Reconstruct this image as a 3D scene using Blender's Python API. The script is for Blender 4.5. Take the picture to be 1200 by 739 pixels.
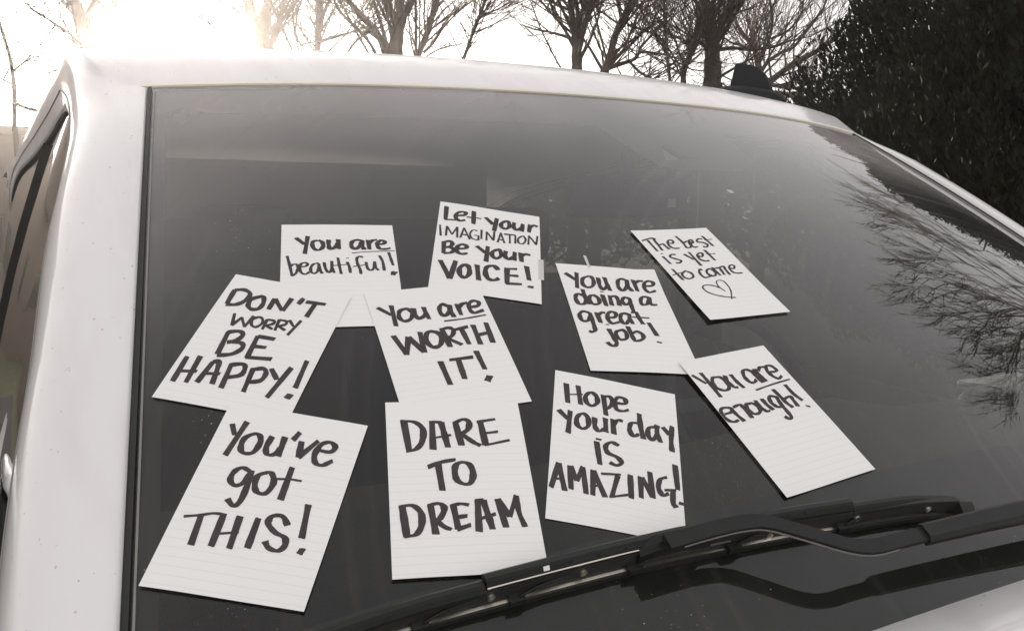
import bpy, bmesh, math, random
from mathutils import Vector, Matrix, noise
D = bpy.data
SC = bpy.context.scene
for _o in list(D.objects):
    D.objects.remove(_o)
# ---------------------------------------------------------------- camera
RWM = [[0.88227, -0.470743, 0.0], [-0.049289, -0.092344, -0.994506], [0.468156, 0.877424, -0.104675]]
CAM = Vector((-0.8868, -1.1752, -0.1291))
cd = D.cameras.new('camera'); cam = D.objects.new('camera', cd); SC.collection.objects.link(cam)
cd.sensor_fit = 'HORIZONTAL'; cd.sensor_width = 36; cd.lens = 1042.304/1200*36
cd.clip_start = 0.02; cd.clip_end = 3000
X, Y, Z = [Vector(r).normalized() for r in RWM]
Z = X.cross(Y)
m3 = Matrix((X, -Y, -Z)).transposed()
cam.matrix_world = Matrix.Translation(CAM) @ m3.to_4x4()
SC.camera = cam
# ---------------------------------------------------------------- light
SUN_AZ, SUN_EL = math.radians(7.0), math.radians(12.6)      # azimuth from +Y towards +X
sdir = Vector((math.sin(SUN_AZ)*math.cos(SUN_EL), math.cos(SUN_AZ)*math.cos(SUN_EL), math.sin(SUN_EL)))
SKY_STRENGTH = 0.15
W = D.worlds.new("World"); SC.world = W; W.use_nodes = True
wn = W.node_tree; bg = wn.nodes['Background']
sky = wn.nodes.new('ShaderNodeTexSky'); sky.sky_type = 'NISHITA'; sky.sun_disc = False
sky.sun_elevation = SUN_EL; sky.sun_rotation = SUN_AZ
sky.air_density = 1.0; sky.dust_density = 3.0; sky.ozone_density = 1.0; sky.altitude = 100
hs = wn.nodes.new('ShaderNodeHueSaturation'); hs.inputs['Saturation'].default_value = 0.16
wn.links.new(sky.outputs[0], hs.inputs['Color'])
# thin even overcast over the clear-sky model, faintly mottled
wtc = wn.nodes.new('ShaderNodeTexCoord'); wno = wn.nodes.new('ShaderNodeTexNoise'); wno.inputs['Scale'].default_value = 5.0
wno.inputs['Detail'].default_value = 7; wno.inputs['Roughness'].default_value = 0.6
wn.links.new(wtc.outputs['Generated'], wno.inputs['Vector'])
wmr = wn.nodes.new('ShaderNodeMapRange'); wmr.inputs['From Min'].default_value = 0.3; wmr.inputs['From Max'].default_value = 0.7
wmr.inputs['To Min'].default_value = 0.90*2.6; wmr.inputs['To Max'].default_value = 1.10*2.6
wn.links.new(wno.outputs['Fac'], wmr.inputs['Value'])
veil = wn.nodes.new('ShaderNodeMix'); veil.data_type = 'RGBA'; veil.inputs[0].default_value = 0.78
wn.links.new(hs.outputs[0], veil.inputs[6]); wn.links.new(wmr.outputs[0], veil.inputs[7])
tint = wn.nodes.new('ShaderNodeMix'); tint.data_type = 'RGBA'; tint.blend_type = 'MULTIPLY'; tint.inputs[0].default_value = 1
tint.inputs[7].default_value = (1.0, 0.97, 0.97, 1)
wn.links.new(veil.outputs[2], tint.inputs[6]); wn.links.new(tint.outputs[2], bg.inputs['Color'])
bg.inputs['Strength'].default_value = SKY_STRENGTH
sl = D.lights.new('sun', 'SUN'); sl.energy = 5; sl.angle = math.radians(0.53); sl.color = (1.0, 0.90, 0.78)
so = D.objects.new('sun', sl); SC.collection.objects.link(so)
so.rotation_euler = sdir.to_track_quat('Z', 'Y').to_euler()
SC.view_settings.view_transform = 'Standard'; SC.view_settings.look = 'None'
SC.view_settings.exposure = 1.28; SC.view_settings.gamma = 1.0
SC.cycles.max_bounces = 8; SC.cycles.transparent_max_bounces = 24
SC.cycles.volume_bounces = 0
# ---------------------------------------------------------------- helpers
rnd = random.Random(7)
COL = SC.collection
def nt(name):
    m = D.materials.new(name); m.use_nodes = True
    return m, m.node_tree.nodes, m.node_tree.links, m.node_tree.nodes['Principled BSDF']
def mat(name, col, rough=0.5, metal=0.0, coat=0.0, spec=0.5, var=0.0, scale=8.0, bump=0.0, bscale=60.0):
    m, n, l, p = nt(name)
    p.inputs['Base Color'].default_value = (*col, 1); p.inputs['Roughness'].default_value = rough
    p.inputs['Metallic'].default_value = metal; p.inputs['Coat Weight'].default_value = coat
    p.inputs['Coat Roughness'].default_value = 0.04; p.inputs['Specular IOR Level'].default_value = spec
    tc = n.new('ShaderNodeTexCoord')
    if var:
        no = n.new('ShaderNodeTexNoise'); no.inputs['Scale'].default_value = scale; no.inputs['Detail'].default_value = 6
        mr = n.new('ShaderNodeMapRange'); mr.inputs['To Min'].default_value = 1-var; mr.inputs['To Max'].default_value = 1+var
        mx = n.new('ShaderNodeMix'); mx.data_type = 'RGBA'; mx.blend_type = 'MULTIPLY'; mx.inputs[0].default_value = 1
        mx.inputs[6].default_value = (*col, 1)
        l.new(tc.outputs['Object'], no.inputs['Vector']); l.new(no.outputs['Fac'], mr.inputs['Value'])
        l.new(mr.outputs[0], mx.inputs[7]); l.new(mx.outputs[2], p.inputs['Base Color'])
    if bump:
        nb = n.new('ShaderNodeTexNoise'); nb.inputs['Scale'].default_value = bscale; nb.inputs['Detail'].default_value = 4
        b = n.new('ShaderNodeBump'); b.inputs['Strength'].default_value = bump; b.inputs['Distance'].default_value = 0.01
        l.new(tc.outputs['Object'], nb.inputs['Vector']); l.new(nb.outputs['Fac'], b.inputs['Height']); l.new(b.outputs[0], p.inputs['Normal'])
    return m
def glass_mat(name, tintc, ior, dust_veil=0.0):
    m = D.materials.new(name); m.use_nodes = True; n = m.node_tree.nodes; l = m.node_tree.links
    n.remove(n['Principled BSDF']); out = n['Material Output']
    tr = n.new('ShaderNodeBsdfTransparent'); tr.inputs[0].default_value = (*tintc, 1)
    gl = n.new('ShaderNodeBsdfGlossy'); gl.inputs['Roughness'].default_value = 0.0; gl.inputs[0].default_value = (1, 1, 1, 1)
    # one pane has two faces: reflectance 2F/(1+F)
    fr = n.new('ShaderNodeFresnel'); fr.inputs['IOR'].default_value = ior
    a = n.new('ShaderNodeMath'); a.operation = 'MULTIPLY'; a.inputs[1].default_value = 2
    b = n.new('ShaderNodeMath'); b.operation = 'ADD'; b.inputs[1].default_value = 1
    c = n.new('ShaderNodeMath'); c.operation = 'DIVIDE'; c.use_clamp = True
    l.new(fr.outputs[0], a.inputs[0]); l.new(fr.outputs[0], b.inputs[0]); l.new(a.outputs[0], c.inputs[0]); l.new(b.outputs[0], c.inputs[1])
    mx = n.new('ShaderNodeMixShader'); l.new(c.outputs[0], mx.inputs[0]); l.new(tr.outputs[0], mx.inputs[1]); l.new(gl.outputs[0], mx.inputs[2])
    last = mx
    if dust_veil:
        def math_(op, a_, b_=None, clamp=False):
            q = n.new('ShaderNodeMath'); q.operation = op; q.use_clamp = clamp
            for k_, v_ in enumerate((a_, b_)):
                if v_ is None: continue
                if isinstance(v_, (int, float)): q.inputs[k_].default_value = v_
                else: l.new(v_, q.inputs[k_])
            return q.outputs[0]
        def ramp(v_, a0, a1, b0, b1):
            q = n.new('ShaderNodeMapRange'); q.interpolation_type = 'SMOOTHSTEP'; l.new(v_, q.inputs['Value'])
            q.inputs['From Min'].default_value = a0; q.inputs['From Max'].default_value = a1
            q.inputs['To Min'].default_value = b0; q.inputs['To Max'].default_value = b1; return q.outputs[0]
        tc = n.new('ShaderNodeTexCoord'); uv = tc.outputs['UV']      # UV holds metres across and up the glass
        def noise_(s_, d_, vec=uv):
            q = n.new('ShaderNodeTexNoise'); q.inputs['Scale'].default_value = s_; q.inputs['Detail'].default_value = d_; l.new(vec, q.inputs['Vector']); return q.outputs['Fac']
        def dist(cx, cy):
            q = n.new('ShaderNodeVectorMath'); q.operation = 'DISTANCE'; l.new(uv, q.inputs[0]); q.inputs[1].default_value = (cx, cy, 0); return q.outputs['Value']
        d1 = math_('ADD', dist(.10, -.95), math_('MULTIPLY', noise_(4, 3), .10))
        glare_veil = ramp(d1, .98, 1.30, 0.0, 1.0)  # extra dust beyond the wiper sweep, painting in a milky sun glare
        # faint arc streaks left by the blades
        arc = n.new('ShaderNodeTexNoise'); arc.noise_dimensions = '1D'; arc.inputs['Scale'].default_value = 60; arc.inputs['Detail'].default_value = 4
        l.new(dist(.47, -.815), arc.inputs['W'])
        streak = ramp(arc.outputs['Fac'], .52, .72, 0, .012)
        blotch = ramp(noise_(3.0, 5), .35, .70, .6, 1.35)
        base = math_('MULTIPLY', math_('ADD', math_('ADD', math_('MULTIPLY', glare_veil, dust_veil*11), dust_veil), streak), blotch)
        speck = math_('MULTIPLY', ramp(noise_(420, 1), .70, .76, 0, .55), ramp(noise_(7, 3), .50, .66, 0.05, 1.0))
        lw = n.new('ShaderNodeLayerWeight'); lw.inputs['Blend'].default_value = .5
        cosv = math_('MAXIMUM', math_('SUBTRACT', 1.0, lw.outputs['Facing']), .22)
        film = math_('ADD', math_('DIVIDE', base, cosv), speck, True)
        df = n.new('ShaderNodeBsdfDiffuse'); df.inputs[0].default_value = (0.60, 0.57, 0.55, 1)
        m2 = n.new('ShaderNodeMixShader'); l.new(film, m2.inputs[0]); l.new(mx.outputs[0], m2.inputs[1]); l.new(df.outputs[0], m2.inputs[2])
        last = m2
    l.new(last.outputs[0], out.inputs['Surface'])
    return m
M = {}
M['white'] = mat('white_car_paint', (0.80, 0.785, 0.78), 0.32, coat=0.6, var=0.03, scale=3)
M['frame'] = mat('door_frame_paint', (0.62, 0.60, 0.60), 0.3, coat=0.5)
def grime(m_):
    n = m_.node_tree.nodes; l = m_.node_tree.links; p = n['Principled BSDF']; src = p.inputs['Base Color'].links[0].from_socket
    tc = n.new('ShaderNodeTexCoord'); mp = n.new('ShaderNodeMapping'); mp.inputs['Scale'].default_value = (9, 2.2, 2.2); l.new(tc.outputs['Object'], mp.inputs[0])
    a = n.new('ShaderNodeTexNoise'); a.inputs['Scale'].default_value = 3; a.inputs['Detail'].default_value = 8; l.new(mp.outputs[0], a.inputs['Vector'])
    q = n.new('ShaderNodeMapRange'); q.inputs['From Min'].default_value = .45; q.inputs['From Max'].default_value = .8; q.inputs['To Max'].default_value = .16; l.new(a.outputs['Fac'], q.inputs['Value'])
    b = n.new('ShaderNodeTexNoise'); b.inputs['Scale'].default_value = 160; b.inputs['Detail'].default_value = 1; l.new(tc.outputs['Object'], b.inputs['Vector'])
    q2 = n.new('ShaderNodeMapRange'); q2.inputs['From Min'].default_value = .74; q2.inputs['From Max'].default_value = .78; q2.inputs['To Max'].default_value = .6; l.new(b.outputs['Fac'], q2.inputs['Value'])
    ad = n.new('ShaderNodeMath'); ad.operation = 'ADD'; ad.use_clamp = True; l.new(q.outputs[0], ad.inputs[0]); l.new(q2.outputs[0], ad.inputs[1])
    mx = n.new('ShaderNodeMix'); mx.data_type = 'RGBA'; mx.inputs[7].default_value = (.30, .26, .22, 1); l.new(ad.outputs[0], mx.inputs[0]); l.new(src, mx.inputs[6]); l.new(mx.outputs[2], p.inputs['Base Color'])
grime(M['white'])
M['seam'] = mat('seam_dark', (0.02, 0.02, 0.02), 0.7)
M['rubber'] = mat('black_rubber', (0.018, 0.018, 0.017), 0.55, var=0.25, scale=40)
M['seal'] = mat('grey_seal', (0.24, 0.225, 0.21), 0.6)
M['cream'] = mat('aged_sealant', (0.86, 0.81, 0.70), 0.6, var=.06, scale=30)
M['black'] = mat('black_plastic', (0.013, 0.0135, 0.013), 0.5, spec=.3, var=0.35, scale=60, bump=0.15, bscale=900)
M['fin'] = mat('antenna_plastic', (0.022, 0.026, 0.025), 0.6, spec=.15, bump=0.1, bscale=700)
M['lens'] = mat('lens_cover', (0.20, 0.20, 0.19), 0.5)
M['shade'] = mat('shade_print', (0.062, 0.054, 0.056), 0.6)
M['frit'] = mat('frit_black', (0.012, 0.012, 0.012), 0.6)
M['cabin'] = mat('cabin_dark', (0.03, 0.03, 0.031), 0.75, var=0.2, scale=5, bump=.3, bscale=300)
M['dash'] = mat('dashboard_grey', (0.055, 0.053, 0.052), 0.65, var=0.15, scale=10, bump=0.3, bscale=400)
M['seat'] = mat('seat_fabric', (0.05, 0.048, 0.046), 0.9, bump=.4, bscale=500)
M['liner'] = mat('headliner', (0.75, 0.73, 0.71), 0.95)
M['metal'] = mat('brushed_metal', (0.75, 0.70, 0.60), 0.3, metal=1.0)
M['chrome'] = mat('chrome', (0.8, 0.8, 0.8), 0.08, metal=1.0)
M['ink'] = mat('marker_ink', (0.066, 0.056, 0.059), 0.8, spec=.2, var=0.45, scale=70)
M['tape'] = mat('tape', (0.6, 0.6, 0.58), 0.35)
M['tyre'] = mat('tyre_rubber', (0.02, 0.02, 0.02), 0.85, bump=.5)
M['asphalt'] = mat('asphalt', (0.055, 0.053, 0.05), 0.9, var=0.35, scale=20, bump=.6, bscale=120)
M['grass'] = mat('dry_grass', (0.10, 0.095, 0.05), 0.95, var=0.4, scale=4, bump=.8, bscale=40)
M['leaf'] = mat('evergreen_leaf', (0.017, 0.020, 0.012), 0.85, spec=0.12, var=0.9, scale=5)
M['bark'] = mat('bark_brown', (0.075, 0.058, 0.045), 0.9, var=0.5, scale=9, bump=.8, bscale=30)
M['siding'] = mat('brown_siding', (0.13, 0.098, 0.076), 0.8, var=0.15, scale=2)
M['roofing'] = mat('roof_shingle', (0.10, 0.085, 0.075), 0.9, var=0.3, scale=6)
M['glass'] = glass_mat('windshield_glass', (0.74, 0.76, 0.74), 1.305, dust_veil=0.0078)
M['sglass'] = glass_mat('side_glass', (0.22, 0.225, 0.22), 1.5)
M['privacy'] = glass_mat('privacy_glass', (0.16, 0.16, 0.155), 1.5)
def paper_mat():
    m, n, l, p = nt('ruled_paper')
    p.inputs['Roughness'].default_value = 0.85; p.inputs['Specular IOR Level'].default_value = 0.25
    tc = n.new('ShaderNodeTexCoord'); sp = n.new('ShaderNodeSeparateXYZ'); l.new(tc.outputs['UV'], sp.inputs[0])
    # printed rules every 1/23 of the sheet, starting below a blank head
    mu = n.new('ShaderNodeMath'); mu.operation = 'MULTIPLY'; mu.inputs[1].default_value = 23.5; l.new(sp.outputs['Y'], mu.inputs[0])
    fc = n.new('ShaderNodeMath'); fc.operation = 'FRACT'; l.new(mu.outputs[0], fc.inputs[0])
    su = n.new('ShaderNodeMath'); su.operation = 'SUBTRACT'; su.inputs[1].default_value = 0.5; l.new(fc.outputs[0], su.inputs[0])
    ab = n.new('ShaderNodeMath'); ab.operation = 'ABSOLUTE'; l.new(su.outputs[0], ab.inputs[0])
    mr = n.new('ShaderNodeMapRange'); mr.inputs['From Min'].default_value = 0.0; mr.inputs['From Max'].default_value = 0.055
    mr.inputs['To Min'].default_value = 0.24; mr.inputs['To Max'].default_value = 0.0; l.new(ab.outputs[0], mr.inputs['Value'])
    hd = n.new('ShaderNodeMath'); hd.operation = 'LESS_THAN'; hd.inputs[1].default_value = 0.90; l.new(sp.outputs['Y'], hd.inputs[0])
    m1 = n.new('ShaderNodeMath'); m1.operation = 'MULTIPLY'; l.new(mr.outputs[0], m1.inputs[0]); l.new(hd.outputs[0], m1.inputs[1])
    no = n.new('ShaderNodeTexNoise'); no.inputs['Scale'].default_value = 900; l.new(tc.outputs['Object'], no.inputs['Vector'])
    r2 = n.new('ShaderNodeMapRange'); r2.inputs['To Min'].default_value = 0.95; r2.inputs['To Max'].default_value = 1.03; l.new(no.outputs['Fac'], r2.inputs['Value'])
    c1 = n.new('ShaderNodeMix'); c1.data_type = 'RGBA'; c1.inputs[6].default_value = (0.89, 0.885, 0.865, 1); c1.inputs[7].default_value = (0.42, 0.47, 0.52, 1)
    l.new(m1.outputs[0], c1.inputs[0])
    c2 = n.new('ShaderNodeMix'); c2.data_type = 'RGBA'; c2.blend_type = 'MULTIPLY'; c2.inputs[0].default_value = 1
    l.new(c1.outputs[2], c2.inputs[6]); l.new(r2.outputs[0], c2.inputs[7]); l.new(c2.outputs[2], p.inputs['Base Color'])
    b = n.new('ShaderNodeBump'); b.inputs['Strength'].default_value = 0.15; b.inputs['Distance'].default_value = 0.0005
    l.new(no.outputs['Fac'], b.inputs['Height']); l.new(b.outputs[0], p.inputs['Normal'])
    return m
M['paper'] = paper_mat()

def link(name, me, m, parent=None, smooth=False, label=None):
    o = D.objects.new(name, me); COL.objects.link(o)
    if m is not None and len(me.materials) == 0: me.materials.append(m)
    if smooth:
        for p in me.polygons: p.use_smooth = True
    if parent: o.parent = parent
    if label: o['label'] = label
    return o
def mesh(name, vs, fs, m, parent=None, smooth=False, label=None):
    me = D.meshes.new(name); me.from_pydata([tuple(v) for v in vs], [], fs); me.update()
    return link(name, me, m, parent, smooth, label)
def empty(name, loc, label, cat, group=None):
    o = D.objects.new(name, None); COL.objects.link(o); o.location = loc; o.empty_display_size = 0.2
    o['label'] = label; o['category'] = cat
    if group: o['group'] = group
    return o
def tag(o, label, cat, group=None):
    o['label'] = label; o['category'] = cat
    if group: o['group'] = group
    return o
def grid(name, P, m, parent=None, smooth=True, flip=False, thick=0.0, label=None):
    nj = len(P[0]); vs = [p for r in P for p in r]; fs = []
    for i in range(len(P)-1):
        for j in range(nj-1):
            f = [i*nj+j, i*nj+j+1, (i+1)*nj+j+1, (i+1)*nj+j]
            fs.append(f[::-1] if flip else f)
    o = mesh(name, vs, fs, m, parent, smooth, label)
    if thick:
        md = o.modifiers.new('solid', 'SOLIDIFY'); md.thickness = thick; md.offset = -1
    return o
def sweep(name, path, prof, m, parent=None, up=None, closed=True, smooth=False, scales=None, label=None, caps=True):
    """prof: list of (a,b): a along side vector, b along up vector"""
    vs = []; fs = []; n = len(path); k = len(prof)
    for i, p in enumerate(path):
        p = Vector(p); t = (Vector(path[min(i+1, n-1)]) - Vector(path[max(i-1, 0)])).normalized()
        u = Vector(up(p) if callable(up) else (up or (0, 0, 1)))
        s = t.cross(u).normalized(); u2 = s.cross(t).normalized(); sc = scales[i] if scales else 1
        for a, b in prof: vs.append(p + s*a*sc + u2*b*sc)
    kk = k if closed else k-1
    for i in range(n-1):
        for j in range(kk):
            fs.append([i*k+j, i*k+(j+1) % k, (i+1)*k+(j+1) % k, (i+1)*k+j])
    if closed and caps:
        fs.append(list(range(k))[::-1]); fs.append([(n-1)*k+j for j in range(k)])
    return mesh(name, vs, fs, m, parent, smooth, label)
def circ(r, n=8): return [(r*math.cos(2*math.pi*i/n), r*math.sin(2*math.pi*i/n)) for i in range(n)]
def box(name, c, d, m, parent=None, bevel=0.0, rot=None, seg=3, label=None):
    bm = bmesh.new(); bmesh.ops.create_cube(bm, size=1)
    bmesh.ops.scale(bm, vec=d, verts=bm.verts)
    if bevel: bmesh.ops.bevel(bm, geom=bm.edges[:], offset=bevel, segments=seg, affect='EDGES', profile=0.5)
    if rot is not None: bmesh.ops.transform(bm, matrix=rot, verts=bm.verts)
    bmesh.ops.translate(bm, vec=c, verts=bm.verts)
    me = D.meshes.new(name); bm.to_mesh(me); bm.free()
    return link(name, me, m, parent, bool(bevel), label)
def lerp(a, b, t): return a+(b-a)*t
def sstep(x): x = min(1, max(0, x)); return x*x*(3-2*x)
def interp(tbl, x):
    if x <= tbl[0][0]: return tbl[0][1]
    for (x0, y0), (x1, y1) in zip(tbl, tbl[1:]):
        if x <= x1:
            t = (x-x0)/(x1-x0)
            return y0+(y1-y0)*t if not isinstance(y0, Vector) else y0.lerp(y1, t)
    return tbl[-1][1]
def catmull(pts, n=6):
    P = [Vector(p) for p in pts]; 
    if len(P) < 3: return [P[0].lerp(P[-1], k/n) for k in range(n+1)]
    closed = (P[0]-P[-1]).length < 1e-6
    out = []
    for i in range(len(P)-1):
        p0 = P[i-1] if i else (P[-2] if closed else P[0]*2-P[1]); p1, p2 = P[i], P[i+1]
        p3 = P[i+2] if i+2 < len(P) else (P[1] if closed else P[-1]*2-P[-2])
        for k in range(n):
            t = k/n
            out.append(0.5*((2*p1)+(p2-p0)*t+(2*p0-5*p1+4*p2-p3)*t*t+(3*p1-p0-3*p2+p3)*t*t*t))
    out.append(P[-1]); return out
# ---------------------------------------------------------------- ground
GZ = -1.65
def sheet(name, x0, x1, y0, y1, z, m, n=2):
    P = [[(lerp(x0, x1, i/n), lerp(y0, y1, j/n), z) for i in range(n+1)] for j in range(n+1)]
    o = grid(name, P, m, smooth=False); o['kind'] = 'structure'; return o
sheet('ground', -1200, 1200, -1200, 1200, GZ-0.008, M['grass'])
sheet('driveway', -4.5, 4.2, -14, 9, GZ-0.004, M['asphalt'])
# ---------------------------------------------------------------- car
car = empty('parked_car', (0, 0, GZ), 'white car parked under bare trees with handwritten notes stuck on its windshield', 'car')
CO = Vector((0, 0, -GZ))
def part_fix():
    pass
# windshield surface: u across, v up the slope, n outward
AL = math.radians(30.35); CA, SA = math.cos(AL), math.sin(AL)
K1, K2, K4 = 0.203886, 0.173031, 0.030774
def hh(u, v): return -u*u*K1/2-K4*u**4-v*v*K2/2
def Wn(u, v):
    n = Vector((u*K1+4*K4*u**3, v*K2, 1)).normalized()
    return Vector((n.x, CA*n.y-SA*n.z, SA*n.y+CA*n.z))
def Wp(u, v, n=0.0):
    z = hh(u, v); p = Vector((u, CA*v-SA*z, SA*v+CA*z))
    return p+Wn(u, v)*n
def vtop(u): return 0.176+0.133*u*u
VB = -0.838
def hw(v): return 0.740+0.1296*(0.176-v)
def Wgrid(n, inset=0.0, nu=48, nv=30):
    P = []
    for j in range(nv+1):
        r = []
        for i in range(nu+1):
            a = -1+2*i/nu
            v = lerp(VB, 0.25, j/nv)
            for _ in range(4):
                u = a*(hw(v)-inset); v = lerp(VB, vtop(u)-inset, j/nv)
            r.append(Wp(u, v, n))
        P.append(r)
    return P
K = {}
def cp(o):   # world-space mesh as a child of the car
    o.parent = car; o.matrix_parent_inverse = Matrix.Translation(-CO*-1).inverted() if False else Matrix.Translation((0, 0, -GZ))
    return o
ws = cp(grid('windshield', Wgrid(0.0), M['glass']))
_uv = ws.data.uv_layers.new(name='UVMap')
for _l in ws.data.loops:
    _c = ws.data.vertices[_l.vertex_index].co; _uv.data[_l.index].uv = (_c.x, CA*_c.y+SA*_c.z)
# printed black border under the glass with the sensor patch
def band(name, uv_rows, n, m):
    return cp(grid(name, [[Wp(u, v, n) for u, v in r] for r in uv_rows], m))
fr = []
N = 40
rows = []
for t in (0, 1/3, 2/3, 1):
    rows.append([(lerp(-1, 1, i/N)*(hw(0.2)-.005), lerp(vtop(lerp(-1, 1, i/N)*hw(.2))-.003, vtop(lerp(-1, 1, i/N)*hw(.2))-0.115+0.03*abs(lerp(-1, 1, i/N))**3, t)) for i in range(N+1)])
band('border_print', rows[::-1], -0.005, M['shade'])
band('border_print', [[(lerp(-1, 1, i/N)*hw(v), v) for i in range(N+1)] for v in (VB, -.80, -.76, -.72, -.68)], -0.005, M['frit'])
for s in (-1, 1):
    r = []
    for j in range(20):
        v = lerp(VB, 0.22, j/19); r.append([(s*(hw(v)-w), v) for w in (0.0, 0.012, 0.024)])
    band('border_print', r, -0.006, M['frit'])
# sensor patch: hexagon with a clear camera window cut in it
out_ = [(-.075, .07), (-.050, -.04), (-.035, -.078), (-.01, -.088), (.165, -.080), (.185, -.062), (.20, .07)]
hole = [(-.012, -.058), (.050, -.047), (.012, -.006)]
bm = bmesh.new()
ov = [bm.verts.new(Wp(u, v, -0.0055)) for u, v in out_]; hv = [bm.verts.new(Wp(u, v, -0.0055)) for u, v in hole]
for f in ([0, 1, 2, 2+5], ): pass
bm.faces.new([ov[0], ov[1], hv[0], hv[2]]); bm.faces.new([ov[1], ov[2], ov[3], hv[0]]); bm.faces.new([hv[0], ov[3], ov[4], hv[1]])
bm.faces.new([hv[1], ov[4], ov[5], ov[6]]); bm.faces.new([hv[2], hv[1], ov[6], ov[0]])
me = D.meshes.new('sensor_patch'); bm.to_mesh(me); bm.free(); cp(link('sensor_patch', me, M['shade']))
cp(grid('camera_window', [[Wp(-.022, -.066, -.010), Wp(.030, -.060, -.010)], [Wp(-.006, -.004, -.010), Wp(.016, -.004, -.010)]], M['lens']))
# camera housing behind the patch
for i, (u, v, d) in enumerate([(.06, .02, (.11, .06, .03))]):
    R_ = Matrix.Rotation(AL, 4, 'X'); cp(box('camera_housing', Wp(u, v, -0.024), d, M['cabin'], None, .012, R_))
cp(grid('sticker', [[Wp(u, v, -.003) for u in (.040, .050)] for v in (-.161, -.151)], M['paper']))
# seals round the glass
def edge_path(s):
    return [Wp(s*(hw(v)-.0025), v, .001) for v in [lerp(VB, vtop(.75)-.01, j/40) for j in range(41)]]
for s in (-1, 1):
    cp(sweep('side_seal', edge_path(s), [(-.0028, -.004), (.0028, -.004), (.0028, .003), (-.0028, .002)], M['rubber'], up=lambda p, s=s: Wn(s*.8, 0), smooth=False))
    cp(sweep('seal_lip', [Wp(s*(hw(v)-.0085), v, .0003) for v in [lerp(VB, vtop(.75)-.02, j/40) for j in range(41)]], [(-.0009, -.002), (.0009, -.002), (.0009, .0015), (-.0009, .0015)], M['seal'], up=lambda p, s=s: Wn(s*.8, 0)))
tp = [Wp(u, vtop(u)+.002, .0015) for u in [lerp(-.741, .741, i/60) for i in range(61)]]
cp(sweep('top_seal', tp, [(-.0026, -.004), (.0026, -.004), (.0026, .0012), (-.0026, .0028)], M['cream'], up=lambda p: Wn(0, .2)))
# roof
def XR(Y): return 0.795+0.072*max(0, Y-.25)
def edrop(Y): return 0.085*sstep((Y-.5)/1.5)
RD = [0, .015, .04, .07, .1, .14, .18, .23, .28, .35, .45, .55, .7, .9, 1.2, 1.6, 2.0, 2.4, 2.7]
def roofpt(a, d):
    aa = a
    X0 = aa*.757; F = Wp(X0, vtop(X0)+.006, .003)
    g = .125*(1-math.exp(-d/.2)) - .02*max(0, d-1.2)**1.5
    Y_ = F.y+d; t = sstep(d/.12)
    X_ = lerp(X0, aa*XR(Y_), t)
    z = F.z+g
    e = max(0, abs(aa)-.86)/.14
    z -= .022*e*e*sstep((d-.25)/.3) + edrop(Y_)*abs(aa)**4
    return Vector((X_, Y_, z))
NA = 64
def amap(i):
    a = -1+2*i/NA; return math.copysign(1-(1-abs(a))**1.25, a)
roofP = [[roofpt(amap(i), d) for i in range(NA+1)] for d in RD]
cp(grid('roof_panel', roofP, M['white']))
# pillar and rail strip, each side
QL = [Vector(q) for q in [(-.955, -.62, -.72), (-.945, -.47, -.60), (-.932, -.34, -.50), (-.918, -.228, -.418), (-.900, -.114, -.336), (-.881, .05, -.227), (-.864, .15, -.163), (-.848, .245, -.105), (-.836, .35, -.045), (-.828, .42, .007), (-.824, .47, .044)]]
WT = [Vector(q) for q in [(-.829, .57, .072), (-.838, .74, .072), (-.853, .95, .056), (-.883, 1.3, .034), (-.925, 1.8, .012), (-.955, 2.3, -.05), (-.965, 2.6, -.16)]]
outer = catmull([tuple(q) for q in QL+WT], 4)
n_out = len(outer)
inner = []
for i in range(23): inner.append(('g', lerp(VB-.03, vtop(.75), i/22)))
idx_corner = len(inner)
ds = [0.0, .01, 0.02, .05, .09, .14, .2, .27, .35, .45, .6, .8, 1.05, 1.35, 1.7, 2.05, 2.45]
for d in ds: inner.append(('r', d))
def tpr(v): return sstep((vtop(.75)-v)/.16)
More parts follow.
